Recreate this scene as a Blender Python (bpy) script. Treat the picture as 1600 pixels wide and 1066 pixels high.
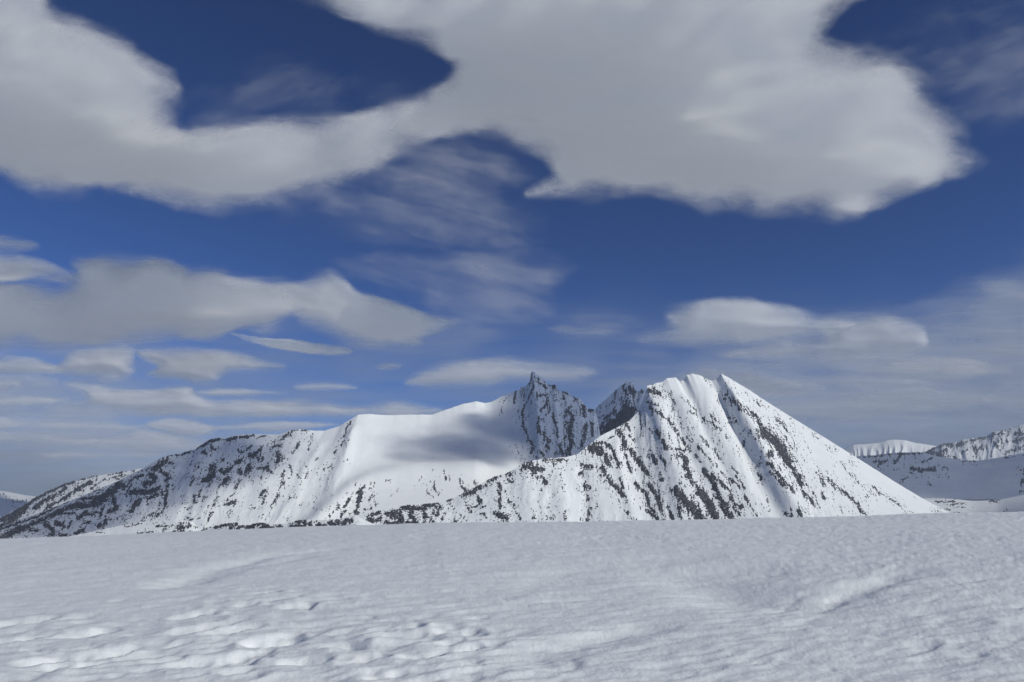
import bpy, math
import numpy as np
from mathutils import Vector

S = bpy.context.scene
COL = S.collection
for o in list(bpy.data.objects):
    bpy.data.objects.remove(o)

# ------------------------------------------------------------------ camera
F = 1244.0                                   # focal length in photograph pixels (28 mm on 36 mm, 1600 wide)
PITCH = math.atan(257.0 / F)                 # true horizon at row 790
EYE = np.array([0.0, 0.0, 1.65])
CF = np.array([0, math.cos(PITCH), math.sin(PITCH)])
CU = np.array([0, -math.sin(PITCH), math.cos(PITCH)])
cam = bpy.data.objects.new('camera', bpy.data.cameras.new('camera'))
COL.objects.link(cam)
cam.location = EYE
cam.rotation_euler = (math.pi / 2 + PITCH, 0, 0)
cam.data.sensor_width = 36
cam.data.lens = 36 * F / 1600
cam.data.clip_start = 0.1
cam.data.clip_end = 400000
S.camera = cam

# ------------------------------------------------------------------ light
SUN_EL, SUN_AZ = math.radians(29.5), math.radians(116)      # azimuth clockwise from the view direction
SUN_DIR = np.array([math.sin(SUN_AZ) * math.cos(SUN_EL), math.cos(SUN_AZ) * math.cos(SUN_EL), math.sin(SUN_EL)])
world = bpy.data.worlds.new('World')
S.world = world
world.use_nodes = True
wn, wl = world.node_tree.nodes, world.node_tree.links
sky = wn.new('ShaderNodeTexSky')
sky.sky_type = 'NISHITA'
sky.sun_disc = False
sky.sun_elevation = SUN_EL
sky.sun_rotation = SUN_AZ
sky.altitude = 4400
sky.air_density = 1.0
sky.dust_density = 0.0
sky.ozone_density = 8.0
bg = wn['Background']
bg.inputs[1].default_value = 0.05
gam = wn.new('ShaderNodeGamma')
gam.inputs[1].default_value = 1.3
wl.new(sky.outputs[0], gam.inputs[0])
wl.new(gam.outputs[0], bg.inputs[0])
world.cycles.sampling_method = 'MANUAL'
world.cycles.sample_map_resolution = 512

sun = bpy.data.objects.new('sun', bpy.data.lights.new('sun', 'SUN'))
COL.objects.link(sun)
sun.data.energy = 3.35
sun.data.angle = math.radians(0.53)
sun.data.color = (1.0, 0.975, 0.885)
sun.rotation_euler = Vector(SUN_DIR).to_track_quat('Z', 'Y').to_euler()

S.view_settings.view_transform = 'Standard'
S.view_settings.look = 'None'
S.view_settings.gamma = 1
S.view_settings.use_curve_mapping = False
S.view_settings.exposure = 0.0
S.render.engine = 'CYCLES'
S.cycles.transparent_max_bounces = 48
S.cycles.max_bounces = 8
S.cycles.diffuse_bounces = 4
S.cycles.transmission_bounces = 4
S.cycles.volume_bounces = 0
S.cycles.use_denoising = True

# ------------------------------------------------------------------ helpers
def pdir(px, py):
    px, py = np.asarray(px, float), np.asarray(py, float)
    a, b = (px - 800) / F, -(py - 533) / F
    return np.stack([a, CF[1] + b * CU[1], CF[2] + b * CU[2]], -1)

def at(px, py, D):
    d = pdir(px, py)
    return EYE + d * (np.asarray(D, float) / d[..., 1])[..., None]

def to_px(P):
    R = P - EYE
    f = R @ CF
    return 800 + F * R[..., 0] / f, 533 - F * (R @ CU) / f

def _hash(ix, iy, seed):
    h = (ix.astype(np.uint32) * np.uint32(374761393) + iy.astype(np.uint32) * np.uint32(668265263) + np.uint32((seed * 974711 + 12345) & 0xffffffff))
    h = (h ^ (h >> np.uint32(13))) * np.uint32(1274126177)
    h ^= h >> np.uint32(16)
    return h

def perlin(x, y, seed=0):
    x = np.asarray(x, np.float64); y = np.asarray(y, np.float64)
    x0 = np.floor(x); y0 = np.floor(y)
    fx = (x - x0).astype(np.float32); fy = (y - y0).astype(np.float32)
    ix = x0.astype(np.int64); iy = y0.astype(np.int64)
    u = fx * fx * fx * (fx * (fx * 6 - 15) + 10); v = fy * fy * fy * (fy * (fy * 6 - 15) + 10)
    def g(dx, dy):
        a = _hash(ix + dx, iy + dy, seed).astype(np.float32) * np.float32(2 * math.pi / 4294967296.0)
        return np.cos(a) * (fx - dx) + np.sin(a) * (fy - dy)
    a = g(0, 0); b = g(1, 0); c = g(0, 1); d = g(1, 1)
    return ((a + (b - a) * u) * (1 - v) + (c + (d - c) * u) * v) * 1.41

def fbm(x, y, seed=0, oct=4, gain=0.5, lac=2.03):
    s = 0; a = 1.0; n = 0
    for k in range(oct):
        s = s + a * perlin(x, y, seed + 17 * k); n += a
        x = x * lac + 3.1; y = y * lac - 1.7; a *= gain
    return s / n

def ridged(x, y, seed=0, oct=3, gain=0.5):
    s = 0; a = 1.0; n = 0
    for k in range(oct):
        s = s + a * (1 - 2 * np.abs(perlin(x, y, seed + 31 * k))); n += a
        x = x * 2.07 + 5.3; y = y * 2.07 + 1.9; a *= gain
    return s / n

def sstep(a, b, x):
    t = np.clip((x - a) / (b - a), 0, 1)
    return t * t * (3 - 2 * t)

def seg_dist(px, py, pts, closed=False):
    """distance to a polyline, and the sign test for a closed one"""
    px = px.astype(np.float32); py = py.astype(np.float32)
    d2 = np.full(px.shape, 1e12, np.float32)
    ins = np.zeros(px.shape, bool)
    n = len(pts)
    for i in range(n if closed else n - 1):
        x1, y1 = pts[i]; x2, y2 = pts[(i + 1) % n]
        dx, dy = x2 - x1, y2 - y1
        L = dx * dx + dy * dy + 1e-9
        t = np.clip(((px - x1) * dx + (py - y1) * dy) / L, 0, 1)
        d2 = np.minimum(d2, (px - x1 - t * dx) ** 2 + (py - y1 - t * dy) ** 2)
        if closed and dy != 0:
            c = ((y1 > py) != (y2 > py)) & (px < dx * (py - y1) / dy + x1)
            ins ^= c
    d = np.sqrt(d2)
    return (np.where(ins, d, -d)) if closed else d

def smooth_loop(pts, sub=5):
    p = np.array(pts, float); n = len(p); out = []
    for i in range(n):
        a, b, c, d = p[i - 1], p[i], p[(i + 1) % n], p[(i + 2) % n]
        for k in range(sub):
            t = k / sub
            out.append(0.5 * ((2 * b) + (c - a) * t + (2 * a - 5 * b + 4 * c - d) * t * t + (3 * b - a - 3 * c + d) * t ** 3))
    return out

def grid_faces(nr, nc, keep=None):
    i = np.arange(nr - 1)[:, None] * nc + np.arange(nc - 1)[None, :]
    q = np.stack([i, i + 1, i + nc + 1, i + nc], -1)
    if keep is not None:
        q = q[keep]
    return q.reshape(-1, 4)

def mesh_obj(name, V, Q, mat, parent=None, attrs=None, smooth=True, compact=False):
    V = np.asarray(V, np.float32).reshape(-1, 3)
    if compact:
        used = np.unique(Q)
        remap = np.zeros(len(V), np.int64); remap[used] = np.arange(len(used))
        V = V[used]; Q = remap[Q]
        attrs = {k: a[used] for k, a in (attrs or {}).items()}
    me = bpy.data.meshes.new(name)
    me.vertices.add(len(V)); me.vertices.foreach_set('co', V.ravel())
    nl = Q.size
    me.loops.add(nl); me.loops.foreach_set('vertex_index', Q.astype(np.int32).ravel())
    me.polygons.add(len(Q))
    me.polygons.foreach_set('loop_start', np.arange(0, nl, Q.shape[1], dtype=np.int32))
    me.polygons.foreach_set('use_smooth', np.full(len(Q), smooth))
    for k, a in (attrs or {}).items():
        a = np.asarray(a, np.float32)
        if a.ndim == 1:
            at_ = me.attributes.new(k, 'FLOAT', 'POINT'); at_.data.foreach_set('value', a)
        else:
            at_ = me.attributes.new(k, 'FLOAT_VECTOR', 'POINT'); at_.data.foreach_set('vector', a.ravel())
    me.update(calc_edges=True)
    me.materials.append(mat)
    o = bpy.data.objects.new(name, me)
    COL.objects.link(o)
    if parent:
        o.parent = parent
    return o

def tag(o, label=None, cat=None, kind=None, group=None):
    if label: o['label'] = label
    if cat: o['category'] = cat
    if kind: o['kind'] = kind
    if group: o['group'] = group
    return o

# ------------------------------------------------------------------ materials
def new_mat(name):
    m = bpy.data.materials.new(name); m.use_nodes = True
    m.node_tree.nodes.clear()
    return m, m.node_tree.nodes, m.node_tree.links

def N(nodes, t, **kw):
    n = nodes.new(t)
    for k, v in kw.items():
        if k in ('loc',): continue
        setattr(n, k, v)
    return n

def mat_snow(name, base, dirty, nscale, bscale, bstr, bdist, coords=None):
    m, n, l = new_mat(name)
    out = N(n, 'ShaderNodeOutputMaterial')
    p = N(n, 'ShaderNodeBsdfPrincipled')
    p.inputs['Roughness'].default_value = 0.65
    p.inputs['Specular IOR Level'].default_value = 0.25
    tc = N(n, 'ShaderNodeTexCoord')
    nz = N(n, 'ShaderNodeTexNoise'); nz.inputs['Scale'].default_value = nscale; nz.inputs['Detail'].default_value = 6
    cr = N(n, 'ShaderNodeValToRGB')
    cr.color_ramp.elements[0].position = 0.35; cr.color_ramp.elements[0].color = (*dirty, 1)
    cr.color_ramp.elements[1].position = 0.6; cr.color_ramp.elements[1].color = (*base, 1)
    l.new(tc.outputs['Object'], nz.inputs['Vector']); l.new(nz.outputs['Fac'], cr.inputs[0]); l.new(cr.outputs[0], p.inputs['Base Color'])
    nb = N(n, 'ShaderNodeTexNoise'); nb.inputs['Scale'].default_value = bscale; nb.inputs['Detail'].default_value = 5; nb.inputs['Roughness'].default_value = 0.6
    bp = N(n, 'ShaderNodeBump'); bp.inputs['Strength'].default_value = bstr; bp.inputs['Distance'].default_value = bdist
    l.new(tc.outputs['Object'], nb.inputs['Vector']); l.new(nb.outputs['Fac'], bp.inputs['Height']); l.new(bp.outputs[0], p.inputs['Normal'])
    l.new(p.outputs[0], out.inputs[0])
    return m

def mat_rock(name, c1, c2, scale, snowdust):
    """dark frost-shattered rock with snow caught on its ledges"""
    m, n, l = new_mat(name)
    out = N(n, 'ShaderNodeOutputMaterial')
    p = N(n, 'ShaderNodeBsdfPrincipled'); p.inputs['Roughness'].default_value = 0.9; p.inputs['Specular IOR Level'].default_value = 0.2
    tc = N(n, 'ShaderNodeTexCoord')
    nz = N(n, 'ShaderNodeTexNoise'); nz.inputs['Scale'].default_value = scale; nz.inputs['Detail'].default_value = 8; nz.inputs['Roughness'].default_value = 0.7
    l.new(tc.outputs['Object'], nz.inputs['Vector'])
    cr = N(n, 'ShaderNodeValToRGB')
    cr.color_ramp.elements[0].position = 0.35; cr.color_ramp.elements[0].color = (*c1, 1)
    cr.color_ramp.elements[1].position = 0.65; cr.color_ramp.elements[1].color = (*c2, 1)
    l.new(nz.outputs['Fac'], cr.inputs[0])
    n2 = N(n, 'ShaderNodeTexNoise'); n2.inputs['Scale'].default_value = scale * 5.0; n2.inputs['Detail'].default_value = 7; n2.inputs['Roughness'].default_value = 0.65
    l.new(tc.outputs['Object'], n2.inputs['Vector'])
    r2 = N(n, 'ShaderNodeMapRange'); r2.inputs[1].default_value = 0.60 - snowdust; r2.inputs[2].default_value = 0.66 - snowdust
    l.new(n2.outputs['Fac'], r2.inputs[0])
    mx = N(n, 'ShaderNodeMix', data_type='RGBA')
    l.new(r2.outputs[0], mx.inputs[0]); l.new(cr.outputs[0], mx.inputs[6]); mx.inputs[7].default_value = (0.78, 0.80, 0.83, 1)
    l.new(mx.outputs[2], p.inputs['Base Color'])
    bp = N(n, 'ShaderNodeBump'); bp.inputs['Strength'].default_value = 0.8; bp.inputs['Distance'].default_value = 6 if scale < 1 else 0.1
    l.new(nz.outputs['Fac'], bp.inputs['Height']); l.new(bp.outputs[0], p.inputs['Normal'])
    l.new(p.outputs[0], out.inputs[0])
    return m

SNOW_NEAR = mat_snow('near_snow', (0.81, 0.84, 0.85), (0.77, 0.80, 0.815), 3.0, 26.0, 0.38, 0.02)
SNOW_FAR = mat_snow('mountain_snow', (0.82, 0.845, 0.85), (0.78, 0.81, 0.82), 0.01, 0.05, 0.35, 4.0)
ROCK = mat_rock('mountain_rock', (0.021, 0.022, 0.030), (0.060, 0.059, 0.069), 0.030, 0.0)
ROCK_FROST = mat_rock('frosted_rock', (0.05, 0.052, 0.06), (0.13, 0.13, 0.14), 0.025, 0.10)

def mat_cloud(name, edge_noise, sx, sy, detail, opacity, white=(0.945, 0.945, 0.94), fil=0.0, rot=0.0, through=0.45):
    """mist: how much of the light it stops follows from how thick it is at each point (attribute 'mist')"""
    m, n, l = new_mat(name)
    def M(op, a, b, clamp=False):
        q = N(n, 'ShaderNodeMath', operation=op, use_clamp=clamp)
        for i, v in enumerate((a, b)):
            if hasattr(v, 'is_linked'): l.new(v, q.inputs[i])
            else: q.inputs[i].default_value = v
        return q.outputs[0]
    out = N(n, 'ShaderNodeOutputMaterial')
    mist = N(n, 'ShaderNodeAttribute', attribute_name='mist').outputs['Fac']
    co = N(n, 'ShaderNodeAttribute', attribute_name='flow')
    mr = N(n, 'ShaderNodeMapping'); mr.inputs['Rotation'].default_value = (0, 0, math.radians(rot))
    mp = N(n, 'ShaderNodeMapping'); mp.inputs['Scale'].default_value = (sx, sy, 1)
    l.new(co.outputs['Vector'], mr.inputs['Vector']); l.new(mr.outputs[0], mp.inputs['Vector'])
    nz = N(n, 'ShaderNodeTexNoise'); nz.inputs['Scale'].default_value = 1.0; nz.inputs['Detail'].default_value = detail
    nz.inputs['Roughness'].default_value = 0.58; nz.inputs['Distortion'].default_value = 0.35
    l.new(mp.outputs[0], nz.inputs['Vector'])
    dev = M('MULTIPLY', M('SUBTRACT', nz.outputs['Fac'], 0.5), edge_noise)
    dev = M('MULTIPLY', dev, M('SUBTRACT', 1.1, mist))                 # ragged only where it is thin
    dev = M('MULTIPLY', dev, M('MULTIPLY', mist, 4.0, True))
    al = M('ADD', mist, dev, True)
    if fil:
        rp = N(n, 'ShaderNodeMapRange', interpolation_type='SMOOTHSTEP')
        rp.inputs[1].default_value = 0.36; rp.inputs[2].default_value = 0.74
        l.new(nz.outputs['Fac'], rp.inputs[0])
        al = M('MULTIPLY', al, M('ADD', M('MULTIPLY', rp.outputs[0], fil), 1 - fil))
    al = M('MULTIPLY', al, opacity)
    d = N(n, 'ShaderNodeBsdfDiffuse'); d.inputs[0].default_value = (*white, 1)
    t = N(n, 'ShaderNodeBsdfTranslucent'); t.inputs[0].default_value = (*white, 1)
    mx = N(n, 'ShaderNodeMixShader'); mx.inputs[0].default_value = through
    l.new(d.outputs[0], mx.inputs[1]); l.new(t.outputs[0], mx.inputs[2])
    tr = N(n, 'ShaderNodeBsdfTransparent')
    m2 = N(n, 'ShaderNodeMixShader')
    l.new(al, m2.inputs[0]); l.new(tr.outputs[0], m2.inputs[1]); l.new(mx.outputs[0], m2.inputs[2])
    l.new(m2.outputs[0], out.inputs[0])
    return m

LENS = mat_cloud('lens_cloud', 1.3, 1.0, 7.0, 7, 0.90, through=.46)
THICK = mat_cloud('thick_cloud', 1.2, 2.4, 4.2, 9, 0.94, through=.42)
WISP = mat_cloud('thin_cirrus', 1.4, 0.8, 3.0, 8, 0.28, fil=.8, rot=-14)
WISP_UP = mat_cloud('thin_cirrus_slanting', 1.4, 0.8, 2.6, 8, 0.17, fil=.8, rot=22)
STREAK = mat_cloud('streak_cloud', 1.5, 0.9, 9.0, 7, 0.85, fil=.35, through=.36)
VEIL = mat_cloud('veil_cloud', 0.9, 0.5, 5.0, 6, 0.56, fil=.4, through=.36)

# ------------------------------------------------------------------ mountains
VALLEY = -190.0

def strokes_density(px, py, strokes):
    """coverage by rock, traced along the ribs: each stroke is (points, half width, strength)"""
    m = np.zeros(px.shape, np.float32)
    for pts, w, k in strokes:
        xs = [p[0] for p in pts]; ys = [p[1] for p in pts]
        b = (px > min(xs) - 4 * w) & (px < max(xs) + 4 * w) & (py > min(ys) - 4 * w) & (py < max(ys) + 4 * w)
        if not b.any(): continue
        d = seg_dist(px[b], py[b], pts) if len(pts) > 1 else np.hypot(px[b] - xs[0], py[b] - ys[0])
        v = k * np.maximum(np.exp(-(d / (w * 0.9)) ** 2), 0.42 * np.exp(-(d / (2.3 * w)) ** 2))
        m[b] = np.maximum(m[b], v)
    return m

def components(mask):
    lab = np.where(mask, np.arange(mask.size).reshape(mask.shape), -1)
    big = mask.size + 1
    L = np.where(mask, lab, big)
    for it in range(600):
        P = L.copy()
        for ax in (0, 1):
            a = np.roll(L, 1, ax); b = np.roll(L, -1, ax)
            if ax == 0: a[0] = big; b[-1] = big
            else: a[:, 0] = big; b[:, -1] = big
            L = np.minimum(L, np.minimum(a, b))
        L = np.where(mask, L, big)
        # pointer jump
        f = L.ravel(); v = f < big
        f[v] = f[f[v]]
        L = f.reshape(mask.shape)
        if (L == P).all(): break
    return L, big

def mountain(name, label, crest, step, nt, prof=1.2, back=1500, ribs=(), rib_env=None, relief=(), strokes=(), speckle=None,
             rock_scale=8.0, amp=(18, 8, 3), ulen=(46, 19), jag=0.8, seed=1, rock_mat=None, zb=VALLEY, tl=200.0, big_px=70, snow=None, thr=0.5, teeth=None):
    """crest: rows of (px, py, D, base_px, base_D); a face hangs from the crest down to the valley floor at zb"""
    c = np.array(crest, float)
    k = np.concatenate([[0], np.cumsum(np.maximum(np.hypot(np.diff(c[:, 0]), np.diff(c[:, 1])), 0.5))])
    ns = int(k[-1] / step) + 1
    s = np.linspace(0, k[-1], ns)
    cx = np.interp(s, k, c[:, 0]); cy = np.interp(s, k, c[:, 1])
    cy = cy + jag * (fbm(s / 9.0, s * 0, seed + 5, 4, 0.6)) * (1 if teeth is None else np.interp(cx, [e[0] for e in teeth], [e[1] for e in teeth]))
    def sm(col, w=25):
        a = np.interp(s, k, c[:, col]); r = int(w / step)
        pad = np.pad(a, r, 'edge'); ker = np.hanning(2 * r + 1); ker /= ker.sum()
        return np.convolve(pad, ker, 'valid')
    cD = sm(2); bx = sm(3); bD = sm(4)
    C = at(cx, cy, cD)
    B = at(bx, np.full(ns, 800.0), bD); B[:, 2] = zb
    t = np.linspace(0, 1, nt) ** 1.15
    def sm3(A, w):
        q = int(w / step); ker = np.hanning(2 * q + 1); ker /= ker.sum()
        return np.stack([np.convolve(np.pad(A[:, i], q, 'edge'), ker, 'valid') for i in range(3)], 1)
    C0 = C; C1 = sm3(C, 4); C2 = sm3(C, 17)
    e1 = np.exp(-t / 0.02)[:, None, None]; e2 = np.exp(-t / 0.09)[:, None, None]
    CC = C2[None] + (C1 - C2)[None] * e2 + (C0 - C1)[None] * e1
    H = CC[..., :2] + (B[None, :, :2] - CC[..., :2]) * t[:, None, None]
    f = 1 - (1 - t) ** prof
    Z = CC[..., 2] + (B[None, :, 2] - CC[..., 2]) * f[:, None]
    V = np.concatenate([H, Z[..., None]], -1)
    T = np.broadcast_to(t[:, None], Z.shape)
    U = (cx[None] * (1 - T) + bx[None] * T)
    SS = np.broadcast_to(s[None], Z.shape)
    sc = cD.mean() / 5000.0
    env = np.ones(ns) if rib_env is None else np.interp(cx, [e[0] for e in rib_env], [e[1] for e in rib_env])
    taper = sstep(0.0, 0.16, T)
    Us = SS * 0.5 + U * 0.5
    wob = 9 * fbm(Us / 50, T * 3.5, seed + 40, 3)
    rel = sc * env[None] * (amp[0] * ridged((Us + wob) / ulen[0], T * 1.1, seed, 2) + amp[1] * ridged((Us + wob) / ulen[1], T * 3.2, seed + 7, 2) * np.clip(0.6 + 1.6 * fbm(Us / 70, T * 3, seed + 8, 2), 0, 1.6))
    rel = rel + sc * amp[2] * (0.35 + 0.65 * env[None]) * fbm(Us / 14.0, T * tl / 16.0, seed + 11, 4, 0.55)
    for (x, a, w, t0, t1) in ribs:                     # named ribs and gullies running down from one crest column
        s0 = np.interp(x, c[:, 0], k)
        g = np.exp(-((SS - s0 + wob * 0.8) / (w * (0.5 + 0.7 * T))) ** 2)
        rel = rel + a * g * sstep(t0, t0 + 0.12, T) * (1 - sstep(t1 - 0.2, t1, T))
    out = (B - C)[:, :2]; out = out / np.linalg.norm(out, axis=1)[:, None]
    V[..., :2] += out[None] * (rel * taper * 1.2)[..., None]
    px, py = to_px(V)
    for (pts, a, w) in relief:
        d = seg_dist(px, py, pts)
        V[..., 2] += a * np.exp(-(d / w) ** 2)
    px, py = to_px(V)
    # back slope
    nb = 7
    rows = []
    for i in range(nb, 0, -1):
        q = i / nb
        r = C.copy(); r[:, 1] += back * q; r[:, 0] *= (1 + back * q / cD); r[:, 2] = C[:, 2] + (zb - C[:, 2]) * (q ** 0.85)
        r[:, 2] += 14 * sc * fbm(s / 30, s * 0 + i * 3.3, seed + 70, 2) * (q < 0.9)
        rows.append(r)
    Vall = np.concatenate([np.array(rows), V], 0)
    nr = nb + nt
    o = mesh_obj(name, Vall, grid_faces(nr, ns)[:, ::-1], snow or SNOW_FAR)
    tag(o, label, None, 'structure')
    # rock standing out of the snow
    wx = 2.4 * fbm(px / 9, py / 9, seed + 90, 3); wy = 3.5 * fbm(px / 9, py / 9, seed + 95, 3)
    den = strokes_density(px + wx, py + wy, strokes)
    if speckle is not None:
        den = np.maximum(den, speckle(px, py, T, Us))
    tt = T * tl
    n1 = fbm(Us / 6.5, tt / 20.0, seed + 21, 4, 0.6)
    n2 = fbm(Us / 3.2, tt / 7.0, seed + 23, 3, 0.6)
    n3 = ridged(Us / 16.0, tt / 40.0, seed + 29, 2)
    n4 = fbm(px / 2.0, py / 1.9, seed + 27, 2, 0.7)
    m = den * 1.05 + 0.66 * n1 + 0.72 * n2 + 0.80 * n4 + 0.15 * n3 - thr - 0.08
    m = m - (px < 780) * np.exp(-T / 0.02) * (0.12 + 0.75 * np.clip(fbm(Us / 10, T * 0, seed + 88, 3) + .1, 0, 1))
    m = np.where(den < 0.03, -0.5, m)
    nf = fbm(px / 2.2, py / 2.2, seed + 33, 3, 0.6)
    h = rock_scale * sc * (np.clip(m, -0.25, 0.9)) * (1 + 0.5 * nf)
    h = np.where(m > 0, h + rock_scale * sc * 0.22 * np.clip(m * 6, 0, 1) * (0.4 + nf), h)
    R = V.copy()
    R[..., 2] += h
    R[..., 1] -= np.abs(h) * 0.6 * np.sign(h)
    mk = m > 0
    cell = mk[:-1, :-1] | mk[1:, :-1] | mk[:-1, 1:] | mk[1:, 1:]
    cell &= (py[:-1, :-1] < 875)
    if not cell.any():
        return o
    L, big = components(cell)
    ids, cnt = np.unique(L[cell], return_counts=True)
    cell_px = step * step                                   # about the size of a cell in photograph pixels
    order = np.argsort(-cnt)
    bigs = [ids[i] for i in order if cnt[i] * cell_px > big_px][:60]
    rest = cell.copy()
    fc = grid_faces(nt, ns).reshape(nt - 1, ns - 1, 4)[..., ::-1]
    for b in bigs:
        kmask = L == b
        rest &= ~kmask
        mesh_obj('rock_outcrop', R, fc[kmask], rock_mat or ROCK, o, compact=True)
    if rest.any():
        tag(mesh_obj('scattered_rocks', R, fc[rest], rock_mat or ROCK, o, compact=True), kind='stuff')
    return o

def Z(x0, y0, k):
    """turns strokes read off an enlarged view (origin x0, y0, enlargement k) into photograph pixels"""
    def f(pts, w, s):
        return ([(x0 + x / k, y0 + y / k) for x, y in pts], w / k, s)
    return f

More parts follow.
